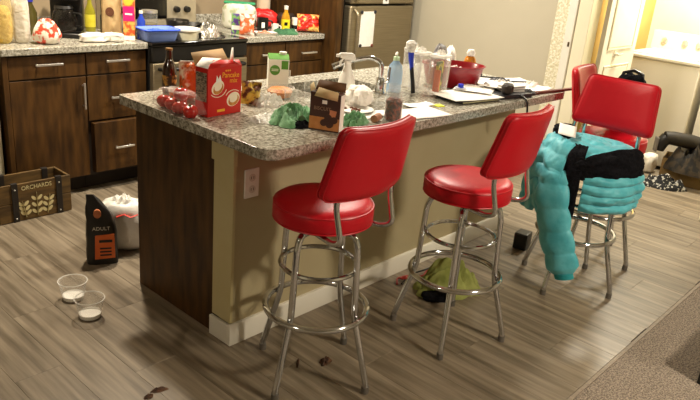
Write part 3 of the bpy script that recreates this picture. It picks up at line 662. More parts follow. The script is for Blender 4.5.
# dirty plates and crumpled paper towels by the sink
pl = bag(.19, .13, .085, 51, .6, .3, top=.7).build('paper_towel', M('dirty_paper', '#e8e3da', .9, c2='#f1ede6', scale=20), None); tag(pl, 'crumpled white paper towel heap beside the spray bottle', 'paper towel', None, (.80, .105, Z), 30)
pt = thing('plate', 'white plate with brown food crumbs in front of the sink', 'plate', (.68, .02, Z))
MB().lathe([(.001, 0), (.05, 0), (.085, .012), (.087, .014), (.05, .004), (.001, .004)], 30).build('dish', WHITE, pt)
CRUMB = M('food_crumb', '#6b3a22', .7, c2='#7a4a30', scale=40)
for k in range(9):
    a = random.uniform(0, 6.28); r = random.uniform(.01, .05); o = bag(.016, .012, .008, k).build('crumb', CRUMB, pt); o.location = (r*math.cos(a), r*math.sin(a), .004)
def napkin(label, x_, y_, sx, sy, rz, z=0, mat=PAPER, cat='paper', name='paper_sheet', curl=.006, seed=0):
    g = MB().grid(12, 10, lambda u, v: ((u-.5)*sx, (v-.5)*sy, .0015+curl*max(0, nz(u*3+seed, v*3, seed))+curl*.8*(abs(u-.5)*2)**3)).build(name, mat, None, solid=.0008); return tag(g, label, cat, None, (x_, y_, Z+z), rz)
napkin('white paper lying between jar and green cloth', .62, -.04, .21, .15, 15, 0, seed=3)
rl = MB().tube([(-.028, 0, .016), (.028, 0, .016)], .016, 16).build('cork_roll', M('cork', '#a5765a', .8, c2='#b88a6e', scale=40), None); tag(rl, 'short pinkish brown cork roll beside the glass jar', 'cork', None, (.628, -.155, Z), 20)
# jar
jr = thing('glass_jar', 'glass jar half filled with dark brown dates near the counter edge', 'jar', (.712, -.175, Z))
MB().lathe([(.001, 0), (.036, 0), (.039, .005), (.039, .10), (.034, .115), (.034, .128), (.032, .128), (.032, .115), (.036, .10), (.036, .006), (.001, .006)], 28).build('glass_body', GLASS, jr)
MB().lathe([(.001, .007), (.0352, .007), (.0352, .085), (.02, .098), (.001, .095)], 20).build('contents', M('jar_contents', '#33190e', .6, c2='#9a4a2c', scale=70, lo=.45, hi=.7, bump=.8, bscale=80), jr)
# blue detergent bottle, brush
bb_ = thing('soap_bottle', 'pale blue dish soap bottle with a white pump at the sink', 'soap bottle', (1.19, .215, Z))
MB().lathe([(.001, 0), (.036, 0), (.038, .006), (.038, .10), (.033, .135), (.016, .155), (.013, .165), (.001, .165)], 22).build('bottle_body', film('blue_plastic', '#9fc2e2', .6, .15, .1), bb_)
MB().lathe([(.001, .16), (.016, .16), (.016, .178), (.006, .18), (.006, .20), (.001, .20)], 16).build('pump', M('cap_green', '#b9d6b0', .4, c2='#c2ddba', scale=12), bb_)
MB().tube([(0, 0, .198), (-.03, -.02, .20), (-.04, -.026, .192)], .006, 8).build('nozzle', WHITE, bb_)
db = thing('dish_brush', 'blue dish brush with black handle standing upright near the sink', 'brush', (1.245, .150, Z), 0)
MB().tube(fil([(0, -.02, .004), (.0, -.01, .06), (.004, .01, .13)], .05), .012, 10, False, .7).build('grip', BLACK, db)
MB().tube([(.004, .008, .12), (.006, .02, .17), (.006, .025, .21)], [.009, .013, .016], 10).build('handle', M('brush_blue', '#1f35b8', .35, c2='#2740c4', scale=10), db)
MB().lathe([(.001, .205), (.02, .205), (.027, .225), (.027, .25), (.015, .262), (.001, .262)], 18, .004, .028).build('bristles', M('white_bristle', '#dcdad2', .9, c2='#eeece6', scale=90, bump=1), db)
# tall clear storage containers
for n_, (x_, y_, lab, fill) in enumerate(((1.33, .17, 'tall clear plastic pitcher beside the blue brush', None), (1.36, .065, 'tall clear plastic jar with yellow and green packet inside', 1), (1.40, .27, 'tall clear plastic jar behind the other storage jars', None))):
    c = thing('storage_jar', lab, 'jar', (x_, y_, Z), 10*n_, 'tall clear storage jars')
    MB().loft([[(a*.92, b*.92, 0) for a, b in rr(-.042, .042, -.042, .042, (.015,)*4, 5)], [(a, b, .19) for a, b in rr(-.044, .044, -.044, .044, (.018,)*4, 5)]], True, False).build('jar_body', CLEAR, c, solid=.002)
    MB().loft([[(a, b, .19) for a, b in rr(-.046, .046, -.046, .046, (.018,)*4, 5)], [(a, b, .205) for a, b in rr(-.046, .046, -.046, .046, (.018,)*4, 5)]]).build('lid', film('lid_plastic', '#eeeae2', .5, .3, 0), c, .003)
    cloth(.03, .025, .03, 60+n_).build('film_tuft', FILM, c).location = (0, 0, .205)
    if fill:
        MB().box(-.03, .03, -.008, .008, .006, .17).build('packet', M('packet_print', '#c8b52a', .5, c2='#4a5a22', scale=28, lo=.48, hi=.54), c, .003)
        MB().box(-.034, -.024, -.022, .012, .006, .13).build('packet', M('packet_orange', '#d0602e', .5, c2='#d96c3c', scale=20), c, .002)
# grey and white bags beyond
gb = bag(.12, .08, .185, 71, .6, .25, top=.6).build('plastic_bag', M('grey_bag', '#6b6a6c', .5, c2='#8d8c8e', scale=14), None); tag(gb, 'grey crumpled plastic bag standing behind the red tub', 'plastic bag', None, (1.80, .385, Z), 0)
wb = bag(.14, .08, .165, 75, .6, .25, top=.6).build('plastic_bag', M('white_bag', '#d9d5cd', .5, c2='#e6e3dc', scale=14), None); tag(wb, 'white crumpled plastic bag between grey bag and amber bottle', 'plastic bag', None, (1.93, .40, Z), 30)
# red tub
RT = M('tub_red', '#820b18', .3, c2='#8c101e', scale=10, coat=.2)
rt = thing('tub', 'large oval red plastic tub on the papers', 'tub', (1.66, .185, Z), -45)
def oval(k, z, n=40): return [(k*.172*math.cos(2*PI*i/n), k*.12*math.sin(2*PI*i/n), z) for i in range(n)]
MB().loft([oval(.001, .004), oval(.78, 0), oval(.82, .006), oval(.98, .11), oval(1.03, .112), oval(1.04, .118), oval(1.0, .120), oval(.95, .11), oval(.79, .012), oval(.001, .010)]).build('tub_body', RT, rt)
cloth(.06, .045, .03, 81).build('plastic_liner', FILM, rt).location = (0, 0, .085)
am = thing('syrup_bottle', 'amber syrup bottle with white cap behind the red tub', 'bottle', (1.945, .265, Z))
MB().lathe([(.001, 0), (.036, 0), (.038, .006), (.038, .095), (.03, .12), (.016, .135), (.001, .135)], 22).build('bottle_body', M('syrup', '#b06a1c', .12, c2='#bc7628', scale=6, spec=.6), am)
MB().lathe([(.001, .133), (.022, .133), (.026, .15), (.018, .168), (.001, .17)], 18).build('cap', WHITE, am)
MB().lathe([(.0384, .03), (.0388, .03), (.0388, .085), (.0384, .085)], 22).build('paper_label', M('label_cream', '#d8c9a8', .7, c2='#b98a4a', scale=30), am)
# papers, folders, pens
napkin('white letter sheet at the counter edge behind the nearest red backrest', 0.88, -.150, .34, .17, -12, 0, seed=5)
napkin('white envelope with a yellow sticky note beside it', 1.04, -.06, .16, .07, -12, .004, seed=7, name='envelope')
ys = box('sticky_note', M('sticky_yellow', '#d7dd22', .7, c2='#dfe42e', scale=20), -.022, .022, -.022, .022, 0, .004, None, .0008); tag(ys, 'bright yellow sticky note pad at the counter edge', 'sticky note', None, (1.145, -.105, Z), -20)
fo = thing('folder', 'black folder under the white papers by the red tub', 'folder', (1.43, -.085, Z), -8)
box('cover', BLACK, -.14, .14, -.09, .09, 0, .003, fo); box('cover', BLACK, -.14, .14, -.09, .09, .012, .015, fo); box('spine', BLACK, -.144, -.14, -.09, .09, 0, .015, fo)
box('sheets', M('sheet_edge', '#8d8a60', .8, c2='#cfcaa8', scale=50, stretch=(1, 1, 30)), -.137, .137, -.087, .087, .003, .012, fo)
napkin('large white paper sheet lying on the black folder', 1.42, -.065, .34, .235, -12, .0165, seed=9, curl=.004)
napkin('white paper with rough edge beside the red tub', 1.58, -.02, .20, .20, 25, .024, seed=11, curl=.004)
bc = thing('bottle_cap', 'blue plastic bottle cap lying on the white papers', 'cap', (1.50, .015, Z+.030))
MB().lathe([(.001, 0), (.03, 0), (.031, .004), (.001, .005)], 20).build('disc', M('cap_grey', '#b9bcc8', .4, c2='#c4c7d2', scale=12), bc); MB().lathe([(.001, .004), (.015, .004), (.014, .022), (.001, .023)], 18).build('knob', M('cap_blue', '#2239c8', .3, c2='#2b44d2', scale=12), bc)
lp = box('notebook', M('dark_notebook', '#1a1b20', .4, c2='#23242a', scale=14), -.12, .12, -.085, .085, 0, .022, None, .003); tag(lp, 'dark closed notebook on the counter beside the black folder', 'notebook', None, (1.72, -.125, Z), -12)
napkin('crumpled white sheet lying on the dark notebook', 1.75, -.05, .20, .16, 20, .024, seed=15, curl=.02)
bx_ = thing('paper_stack', 'stack of white and grey mail lying on the dark notebook', 'paper stack', (1.765, -.125, Z+.0225), -14)
for k in range(5):
    o = box('sheet', [PAPER, M('mail_grey', '#9c9a96', .8, c2='#a8a6a2', scale=20)][k % 2], -.07+k*.004, .07+k*.003, -.04, .04, k*.006, k*.006+.0045, bx_, .0005); o.rotation_euler = (0, 0, .05*(k-2))
pu = bag(.085, .06, .055, 91, .55, .14).build('pouch', M('dark_leather', '#2a211c', .6, c2='#352a24', scale=20, bump=.3), None); tag(pu, 'small dark leather pouch at the counter edge behind the second stool', 'pouch', None, (1.66, -.17, Z+.0225), 20)
st_ = MB().tube(fil([(0, .02, .02), (-.01, -.06, .012), (-.012, -.10, -.01), (.0, -.102, -.075), (.008, -.10, -.10)], .03), .008, 8, False, .5).build('strap', BLACK, None); tag(st_, 'black strap hanging down over the counter edge', 'strap', None, (1.74, -.16, Z+.004), 0)
for n_, (x_, y_, rz_, lab) in enumerate(((1.95, -.02, -12, 'white paper sheet below the black cable near the wall end'), (2.02, -.12, 5, 'white paper sheet overlapping others at the far counter corner'), (1.90, .13, 30, 'white paper sheet behind the dark notebook'), (2.08, .07, -35, 'white paper sheet closest to the far counter end'))):
    napkin(lab, x_, y_, .22, .16, rz_, .001+.003*n_, seed=20+n_, curl=.008)
cbl = MB().tube(fil([(-.18, .05, .006), (-.08, .0, .008), (-.03, -.02, .03), (.0, -.01, .05), (.03, -.02, .03), (.02, .03, .012), (.1, .0, .012), (.2, .0, .006)], .03), .005, 7).build('cable', BLACK, None); tag(cbl, 'black power cable coiled on the papers by the wall', 'cable', None, (1.90, .18, Z+.012), -20)
ad_ = box('power_adapter', BLACK, -.035, .035, -.02, .02, 0, .03, None, .005); tag(ad_, 'black power adapter lying with the cable on papers', 'adapter', None, (1.97, .27, Z+.0), 15)
pen = MB().tube([(-.07, 0, .005), (.06, 0, .005), (.075, 0, .005)], [.005, .005, .001], 8).build('pen', M('pen_dark', '#2b2a30', .4, c2='#35343a', scale=10), None); tag(pen, 'dark pen lying on the sheets near the counter end', 'pen', None, (2.06, -.03, Z+.020), -30)
stk = MB().loft([[(-.21, -.012, 0), (.21, -.010, 0), (.21, .010, 0), (-.21, .012, 0)], [(-.21, -.012, .014), (.21, -.010, .014), (.21, .010, .014), (-.21, .012, .014)]]).build('wooden_stick', M('red_wood', '#5a2c20', .5, c2='#6a382a', scale=20, stretch=(1, 8, 8)), None, .002); tag(stk, 'reddish brown wooden stick poking out over the counter end', 'stick', None, (2.07, -.215, Z), -8)
for n_, (x_, y_, rx_, ry_, h_, rz_, m_, lab) in enumerate(((1.87, -.01, .09, .05, .05, 20, M('clutter_white', '#dedad2', .8, c2='#ece9e2', scale=14), 'crumpled white receipt paper beside the dark notebook'), (1.98, .06, .09, .05, .04, -30, M('clutter_grey', '#4a474a', .6, c2='#6c6a6c', scale=14), 'dark grey crumpled pouch among the papers at the far end'), (2.09, -.07, .07, .045, .035, 10, M('clutter_white', '#dedad2'), 'small crumpled tissue closest to the far counter corner'), (1.87, -.17, .07, .04, .03, -10, M('clutter_black', '#1c1b1c', .6, c2='#29282a', scale=14), 'small black glove lying right of the dark notebook'))):
    o = cloth(rx_, ry_, h_, 300+n_, 5, 48, 18, .35).build('crumpled_item', m_, None, ang=70); o.name = ['receipt_paper', 'grey_pouch', 'tissue', 'black_glove'][n_]; tag(o, lab, ['paper', 'pouch', 'tissue', 'glove'][n_], None, (x_, y_, Z+.006), rz_)
gw = tumbler('small clear glass standing between soap bottle and jar', .98, .04, .03, .09)

# ================================================================== BACK COUNTER ITEMS
K = .9205
def at(o, x_, y_, rz_=0, z_=K): o.location = (x_, y_, z_); o.rotation_euler = (0, 0, math.radians(rz_)); return o
yb = thing('pasta_bag', 'clear bag of yellow pasta at the end of the back counter', 'food bag', (.035, 2.14, K), -30)
bag(.13, .09, .30, 101, .5, .12, top=.8).build('film', film('yellow_film', '#d8c48a', .35, .2, .7), yb); bag(.115, .08, .21, 102, .5, .08).build('pasta', M('pasta', '#b08a2e', .6, c2='#d8b858', scale=40, bump=.6), yb)
cb2 = thing('bread_bag', 'tall clear bag of pale bread beside the pasta bag', 'food bag', (.142, 2.13, K), -30)
bag(.095, .085, .28, 105, .4, .1, top=.85).build('film', FILM, cb2); bag(.08, .07, .225, 106, .4, .05).build('loaf', M('bread', '#b9a67e', .8, c2='#d3c4a0', scale=20), cb2)
pr = bag(.15, .10, .14, 110, .6, .25, top=.5).build('produce_bag', M('red_produce_print', '#d5462c', .4, c2='#e8e0d2', scale=30, lo=.46, hi=.54, bump=.4, bscale=30), None); tag(pr, 'red and white printed produce bag on the back counter', 'food bag', None, (.255, 2.06, K), -35)
wt = thing('water_bottle', 'olive green bottle with blue cap behind the produce bag', 'bottle', (.33, 2.43, K))
MB().lathe([(.001, 0), (.038, 0), (.04, .005), (.04, .13), (.018, .18), (.016, .20), (.001, .20)], 20).build('bottle_body', M('olive_glass', '#4a4420', .15, c2='#575028', scale=8, spec=.6), wt); MB().lathe([(.001, .195), (.021, .195), (.021, .222), (.001, .224)], 16).build('cap', M('cap_blue2', '#2a2fa8', .4, c2='#3338b2', scale=9), wt)
# coffee maker
cm = thing('coffee_maker', 'black drip coffee maker with glass carafe on back counter', 'coffee maker', (.50, 2.32, K), -36)
box('base', BLACK, -.095, .095, -.11, .11, 0, .03, cm, .008); box('column', BLACK, -.095, .095, .03, .11, .03, .34, cm, .01); box('brew_head', BLACK, -.095, .095, -.10, .05, .225, .34, cm, .015)
ca = MB().lathe([(.001, .032), (.062, .032), (.072, .055), (.076, .10), (.062, .15), (.052, .165), (.055, .175), (.052, .176), (.050, .165), (.06, .148), (.073, .10), (.069, .057), (.06, .036), (.001, .036)], 28, 0, -.045).build('carafe', film('smoked_glass', '#1d1a17', .45, .05, 0), cm)
MB().lathe([(.001, .037), (.066, .037), (.072, .10), (.001, .101)], 24, 0, -.045).build('coffee', M('coffee', '#140a05', .1, c2='#1a0e07', scale=5), ca)
MB().tube(fil([(.06, -.07, .15), (.11, -.09, .15), (.112, -.09, .075), (.07, -.07, .07)], .025), .009, 8, False, .7).build('carafe_handle', BLACK, ca); MB().lathe([(.001, .174), (.056, .174), (.05, .19), (.001, .192)], 24, 0, -.045).build('carafe_lid', BLACK, ca)
box('control_panel', STEEL, -.05, .05, -.1015, -.0995, .26, .31, cm, .001)
ob = thing('oil_bottle', 'yellow oil bottle standing behind the white cloths', 'bottle', (.74, 2.47, K))
MB().lathe([(.001, 0), (.032, 0), (.034, .005), (.034, .13), (.014, .18), (.013, .22), (.001, .22)], 20).build('bottle_body', M('olive_oil', '#8a8420', .15, c2='#96902c', scale=6, spec=.6), ob); MB().lathe([(.0344, .03), (.0348, .03), (.0348, .11), (.0344, .11)], 20).build('paper_label', M('oil_label', '#c9bd2a', .6, c2='#d6cb44', scale=20), ob); MB().lathe([(.001, .215), (.016, .215), (.016, .235), (.001, .236)], 14).build('cap', BLACK, ob)
gr = thing('coffee_grinder', 'black upright grinder with a small label beside kraft bag', 'grinder', (.775, 2.30, K), -36)
MB().lathe([(.001, 0), (.05, 0), (.05, .12), (.044, .13), (.046, .25), (.04, .27), (.001, .272)], 22).build('housing', BLACK, gr); box('label_plate', M('grinder_label', '#b9bd9a', .5, c2='#8a8f6c', scale=20), -.025, .025, -.0525, -.045, .14, .20, gr, .002)
for n_, (x_, y_, rx_, ry_, rz_, lab) in enumerate(((.545, 2.05, .085, .05, -15, 'white plastic glove lying on the back counter beside carafe'), (.655, 2.03, .06, .035, -40, 'white plastic glove lying nearest the kraft snack bag'))):
    o = bag(rx_*2, ry_*1.6, .055, 120+n_, .55, .22).build('glove', WHITE, None, ang=70); tag(o, lab, 'glove', 'white gloves on the counter', (x_, y_, K), rz_)
kb = thing('kraft_bag', 'tan kraft snack bag with round brown emblem', 'snack bag', (.705, 2.13, K), -36)
pillow(.125, .07, .32, 130, .008).build('bag_body', M('kraft', '#b09468', .6, c2='#bca177', scale=16, bump=.2), kb)
MB().prism_y(ell(-.005, .17, .026, .028, 20), -.0385, -.0340).build('emblem', M('emblem_brown', '#55301c', .6, c2='#613a26', scale=20), kb)
cx_ = thing('cracker_carton', 'magenta, yellow and orange printed cracker carton by the range', 'carton', (.79, 2.065, K), -36)
box('carton_body', M('cracker_print', '#c9532a', .5, c2='#e6b25a', scale=30, lo=.45, hi=.55), -.035, .035, -.03, .03, 0, .34, cx_, .002)
box('magenta_panel', M('print_magenta', '#c01a70', .5, c2='#c9267a', scale=14), -.034, .034, -.0312, -.0300, .12, .21, cx_, 0); MB().prism_y(ell(0, .255, .03, .042, 18), -.0316, -.0300).build('yellow_panel', YEL, cx_); box('magenta_top', M('print_magenta', '#c01a70'), -.034, .034, -.0312, -.0300, .305, .338, cx_, 0); box('white_foot', PAPER, -.0352, .0352, -.0306, -.0300, .002, .03, cx_, 0)
MB().box(-.022, .022, -.0318, -.0311, .158, .168).build('printed_bar', PAPER, cx_)
# on the range (cooktop top .922)
KR = .9225
BLUE = M('tray_blue', '#2f55d8', .4, c2='#3a60e0', scale=8)
tr = thing('blue_basket', 'blue plastic basket on the front of the range', 'basket', (.955, 2.005, KR), -6)
def rbox(w_, d_, z_, r=.03): return [(a, b, z_) for a, b in rr(-w_, w_, -d_, d_, (r,)*4, 5)]
MB().loft([rbox(.001, .001, .003, .0005), rbox(.098, .065, 0), rbox(.102, .069, .004), rbox(.118, .082, .068), rbox(.123, .087, .070), rbox(.123, .087, .075), rbox(.114, .078, .073), rbox(.098, .066, .008), rbox(.001, .001, .007, .0005)]).build('basket_body', M('tray_pale_blue', '#7b98e6', .45, c2='#86a2ea', scale=8), tr)
MB().loft([rbox(.124, .088, .066), rbox(.126, .09, .072), rbox(.124, .088, .078)], False, False).build('rim', BLUE, tr, solid=.004)
cloth(.09, .06, .035, 140, 4).build('blue_cloth', BLUE, tr).location = (0, 0, .045)
bb3 = thing('blue_bottle', 'small dark blue bottle behind the blue basket', 'bottle', (.985, 2.25, KR)); MB().lathe([(.001, 0), (.026, 0), (.027, .004), (.027, .09), (.012, .12), (.011, .14), (.001, .14)], 18).build('bottle_body', M('bottle_blue', '#2440b0', .2, c2='#2c4abc', scale=8, spec=.6), bb3); MB().lathe([(.001, .137), (.013, .137), (.013, .155), (.001, .156)], 14).build('cap', WHITE, bb3)
jj = thing('canister', 'clear glass canister with steel lid at the back of range', 'canister', (1.10, 2.33, KR)); MB().lathe([(.001, 0), (.05, 0), (.052, .004), (.052, .13), (.05, .13), (.05, .005), (.001, .005)], 22).build('glass_body', GLASS, jj); MB().lathe([(.001, .13), (.054, .13), (.054, .148), (.001, .15)], 22).build('lid', NICKEL, jj); MB().lathe([(.001, .006), (.048, .006), (.048, .06), (.001, .065)], 18).build('contents', M('canister_fill', '#6a5c3a', .8, c2='#7c6e4a', scale=60), jj)
tb = thing('margarine_tub', 'white plastic tub with pale lid on the range', 'tub', (1.17, 1.995, KR)); MB().lathe([(.001, 0), (.072, 0), (.084, .06), (.001, .06)], 28).build('tub_body', M('tub_cream', '#dcd6b8', .4, c2='#e2dcc0', scale=10), tb); MB().lathe([(.001, .06), (.089, .06), (.089, .072), (.08, .074), (.001, .074)], 28).build('lid', WHITE, tb); box('label_mark', BLACK, .045, .058, -.0815, -.070, .01, .05, tb, 0)
fp = thing('frying_pan', 'black frying pan behind the white tub on the range', 'pan', (1.45, 2.34, KR), 250); MB().lathe([(.001, 0), (.10, 0), (.125, .045), (.122, .046), (.098, .004), (.001, .004)], 30).build('pan_bowl', BLACK, fp); MB().tube([(.115, 0, .04), (.19, .02, .07), (.27, .05, .075)], .011, 8, False, .6).build('handle', BLACK, fp)
fl_ = cloth(.095, .06, .115, 151, 5, 50, 22, .35).build('foil_heap', M('foil', '#c9c7c2', .22, .9, c2='#e0deda', scale=20, bump=.9, bscale=40), None, ang=25); tag(fl_, 'crumpled silver foil heap at the range corner', 'foil', None, (1.365, 2.03, KR), 0)
sk = MB().lathe([(.001, 0), (.065, 0), (.08, .10), (.077, .10), (.063, .004), (.001, .004)], 26).build('saucepan', M('pan_steel', '#5d5a55', .3, .9, c2='#6a6762', scale=12), None); tag(sk, 'dark steel saucepan behind the foil heap', 'pan', None, (1.23, 2.19, KR))
# right counter
wbx = thing('diaper_bag', 'large white bag with green top stripe on the right back counter', 'bag', (1.89, 2.345, K), -40)
bag(.26, .14, .19, 160, .4, .07, top=.95).build('bag_body', M('white_print_bag', '#dcdccf', .5, c2='#a8b08a', scale=14, lo=.52, hi=.62, bump=.4, bscale=20), wbx); MB().box(-.12, .12, -.03, .03, .183, .203).build('green_stripe', M('stripe_green', '#2f8a5c', .5, c2='#3a9668', scale=14), wbx, .01)
pk = thing('purple_carton', 'small purple and green carton beside the range', 'carton', (1.70, 2.14, K), -36); box('carton_body', M('purple_print', '#5a3a8a', .5, c2='#7ab05a', scale=30, lo=.48, hi=.54), -.035, .035, -.025, .025, 0, .14, pk, .002); box('label_band', PAPER, -.0352, .0352, -.0256, -.025, .03, .06, pk, 0)
op = pillow(.11, .05, .15, 165, .01).build('snack_bag', M('orange_print2', '#d8683a', .4, c2='#efe0d4', scale=26, lo=.48, hi=.56, bump=.3, bscale=20), None); tag(op, 'orange and pink snack bag in front of the large white bag', 'snack bag', None, (1.73, 2.055, K), -36)
bm_ = thing('black_mug', 'black mug with white emblem on the right back counter', 'mug', (1.995, 2.19, K), -36); MB().lathe([(.001, 0), (.04, 0), (.043, .004), (.043, .10), (.040, .10), (.040, .006), (.001, .006)], 24).build('cup', BLACK, bm_); MB().tube(fil([(.042, 0, .08), (.072, 0, .08), (.072, 0, .03), (.042, 0, .025)], .02), .006, 8).build('handle', BLACK, bm_); box('emblem', PAPER, -.012, .012, -.0445, -.041, .03, .07, bm_, 0)
wm = thing('white_mug', 'small white mug beside the black mug', 'mug', (2.075, 2.14, K), -36); MB().lathe([(.001, 0), (.026, 0), (.03, .06), (.027, .06), (.024, .004), (.001, .004)], 20).build('cup', WHITE, wm); MB().tube(fil([(.028, 0, .048), (.048, 0, .045), (.046, 0, .018), (.026, 0, .014)], .012), .004, 7).build('handle', WHITE, wm)
rp = bag(.24, .14, .14, 170, .6, .2, top=.7).build('plastic_bag', M('red_plastic', '#c41a1c', .35, c2='#d8302c', scale=9, bump=.5, bscale=20), None); tag(rp, 'red plastic shopping bag behind the mugs', 'plastic bag', None, (2.18, 2.40, K), -30)
o2 = thing('cooking_oil_bottle', 'golden cooking oil bottle with yellow label by the green cloth', 'bottle', (2.175, 2.13, K), -36)
MB().lathe([(.001, 0), (.03, 0), (.032, .005), (.033, .10), (.028, .125), (.015, .15), (.013, .17), (.001, .17)], 20).build('bottle_body', M('golden_oil', '#b8841a', .12, c2='#c59128', scale=6, spec=.6), o2); MB().lathe([(.0336, .02), (.034, .02), (.034, .095), (.0336, .095)], 20).build('paper_label', M('label_yellow', '#e0d01e', .5, c2='#e8da34', scale=20), o2); MB().lathe([(.001, .168), (.016, .168), (.017, .195), (.001, .198)], 16).build('cap', WHITE, o2); box('label_mark', BLACK, -.012, .012, -.0352, -.032, .05, .075, o2, 0)
ptw = thing('paper_towel_roll', 'beige paper towel roll standing against the wall', 'paper roll', (2.26, 2.50, K)); MB().lathe([(.001, 0), (.07, 0), (.07, .006), (.055, .008), (.055, .26), (.02, .262), (.02, .30), (.001, .30)], 26).build('roll', M('towel_paper', '#c9b79c', .9, c2='#d3c2a9', scale=20, bump=.3), ptw)
mt = thing('meat_tray', 'foam tray of pink raw meat on the right back counter', 'tray', (1.87, 2.015, K), -20); MB().loft([rbox(.07, .045, 0, .02), rbox(.085, .058, .022, .02), rbox(.082, .055, .022, .02), rbox(.068, .043, .004, .02)]).build('tray', WHITE, mt); cloth(.06, .038, .035, 175, 3).build('meat', M('meat', '#b3603f', .35, c2='#d99a80', scale=18), mt).location = (0, 0, .005)
gc = cloth(.11, .05, .055, 180, 4, 40, 18, .3).build('dish_cloth', M('dark_green_cloth', '#2e5a3c', .9, c2='#44744f', scale=18, bump=.4, bscale=160), None, ang=70); tag(gc, 'dark green dish cloth on the right back counter', 'cloth', None, (2.08, 2.02, K), -25)
wc = thing('white_tin', 'tall white tin with dark band before the tall panel', 'tin', (2.27, 2.12, K)); MB().lathe([(.001, 0), (.03, 0), (.03, .105), (.001, .106)], 20).build('tin_body', WHITE, wc); MB().lathe([(.0304, .02), (.0308, .02), (.0308, .05), (.0304, .05)], 20).build('label_band', BLACK, wc)
ch = pillow(.18, .07, .13, 185, .014).build('chips_bag', M('red_chips', '#c2281c', .35, c2='#efc46a', scale=22, lo=.5, hi=.6, bump=.4, bscale=24), None); tag(ch, 'red and yellow chips bag against the tall panel', 'snack bag', None, (2.33, 2.02, K), -32); ch.rotation_euler = (-.25, 0, math.radians(-32)); ch.location = (2.325, 2.03, K+.012)
bl = bag(.16, .12, .12, 190, .5, .1).build('bread_loaf', M('dark_loaf', '#241a16', .6, c2='#3a2a22', scale=14), None); tag(bl, 'dark wrapped loaf behind the chips bag', 'loaf', None, (2.33, 2.30, K), 0)

# ================================================================== FLOOR ITEMS
# wooden crate
CRW = M('crate_wood', '#473417', .7, c2='#6c5229', scale=6, stretch=(1.2, 6, 6), detail=6, rand=.10)
cr = thing('wooden_crate', 'wooden crate with dark straps and cream plant print by the cabinet', 'crate', (-.015, 1.835, 0), 0)
CW_, CD_, CHt = .205, .095, .222
for k in range(2):
    box('front_board', CRW, -CW_, CW_, -CD_, -CD_+.014, .003+k*.110, .110+k*.110, cr, .002); box('back_board', CRW, -CW_, CW_, CD_-.014, CD_, .003+k*.110, .110+k*.110, cr, .002)
    for sx in (-1, 1): box('side_board', CRW, sx*CW_-(.014 if sx > 0 else 0), sx*CW_+(.014 if sx < 0 else 0), -CD_+.0145, CD_-.0145, .003+k*.110, .110+k*.110, cr, .002)
box('bottom_board', CRW, -CW_+.0145, CW_-.0145, -CD_+.0145, CD_-.0145, .003, .014, cr)
STRAP = M('dark_strap', '#1b1510', .6, c2='#241d16', scale=20)
for x_ in (-.115, .135):
    st = MB().box(x_-.017, x_+.017, -CD_-.005, -CD_, 0, CHt+.002); st.box(x_-.017, x_+.017, -CD_-.005, -CD_+.018, CHt-.001, CHt+.004); s_o = st.build('strap', STRAP, cr, .001); MB().box(x_-.017, x_+.017, CD_-.018, CD_+.005, CHt-.001, CHt+.004).box(x_-.017, x_+.017, CD_-.019, CD_-.0145, .11, CHt).build('strap', STRAP, cr, .001)
    for z_ in (.02, .19): MB().lathe([(.001, 0), (.005, 0), (.003, .003), (.001, .003)], 8).build('rivet', NICKEL, s_o).location = (x_, -CD_-.005, z_); 
for o in [c for c in bpy.data.objects if c.name.startswith('rivet')]: o.rotation_euler = (PI/2, 0, 0)
PRN = M('print_straw', '#cdbf8c', .8, c2='#d6c998', scale=40)
for cx, h_, tl in ((-.060, .075, -.3), (.005, .105, 0), (.062, .085, .3)):
    MB().tube([(cx, -CD_-.001, .02), (cx+tl*.06, -CD_-.001, .02+h_*1.3)], [.006, .004], 6, False, .3).build('printed_stem', PRN, cr)
    for k in range(3):
        for sg in (-1, 1): MB().prism_y(ell(cx+sg*.017+tl*.06*k/3, .045+h_*k/2.7, .018, .009, 12, sg*.8), -CD_-.0012, -CD_-.0002).build('printed_leaf', PRN, cr)
text('ORCHARDS', .034, (.008, -CD_-.0008, .190), FRONT, PRN, cr, sx=.95)
# pet food bag
pf = thing('pet_food_bag', 'black and orange pet food bag standing beside the white sack', 'pet food bag', (-.005, 1.03, 0), -28)
def pfn(u, v):
    t = 2*PI*u; z = .36*v; k = 1-.38*max(0, (v-.45)/.55)-.38*max(0, (v-.74)/.26)
    dpt = .045*(1-max(0, (v-.6)/.4)**1.2)+.004
    x_ = sp(math.cos(t), .5)*.075*k; y_ = sp(math.sin(t), .5)*dpt
    lean = -.045*max(0, (v-.55)/.45)**1.5
    return (x_+lean+.004*nz(u*6, v*8), y_+.004*nz(u*7, v*7, 2), z)
b_ = MB().grid(36, 26, pfn, True); b_.f.append(tuple(range(36))); b_.f.append(tuple(25*36+i for i in range(36)))
b_.build('bag_body', M('pet_bag_black', '#15120f', .35, c2='#1e1a16', scale=9, bump=.2), pf)
ORP = M('pet_orange', '#c95a1e', .5, c2='#d0662a', scale=14)
MB().prism_y([(-.035, .03), (.062, .035), (.06, .165), (-.03, .16)], -.052, -.044).build('orange_panel', ORP, pf, .002)
for z_ in (.05, .068, .086): MB().box(-.01, .045, -.0535, -.0515, z_, z_+.008).build('printed_line', BLACK, pf)
MB().box(-.012, .05, -.0535, -.0515, .122, .136).build('printed_bar', BLACK, pf); text('ADULT', .026, (0, -.049, .195), FRONT, M('print_bone', '#b9b0a0', .6, c2='#c2b9aa', scale=20), pf)
MB().prism_y(ell(-.015, .272, .018, .022, 16), -.045, -.030).build('orange_emblem', M('emblem_rust', '#a8623a', .5, c2='#b87048', scale=30), pf)
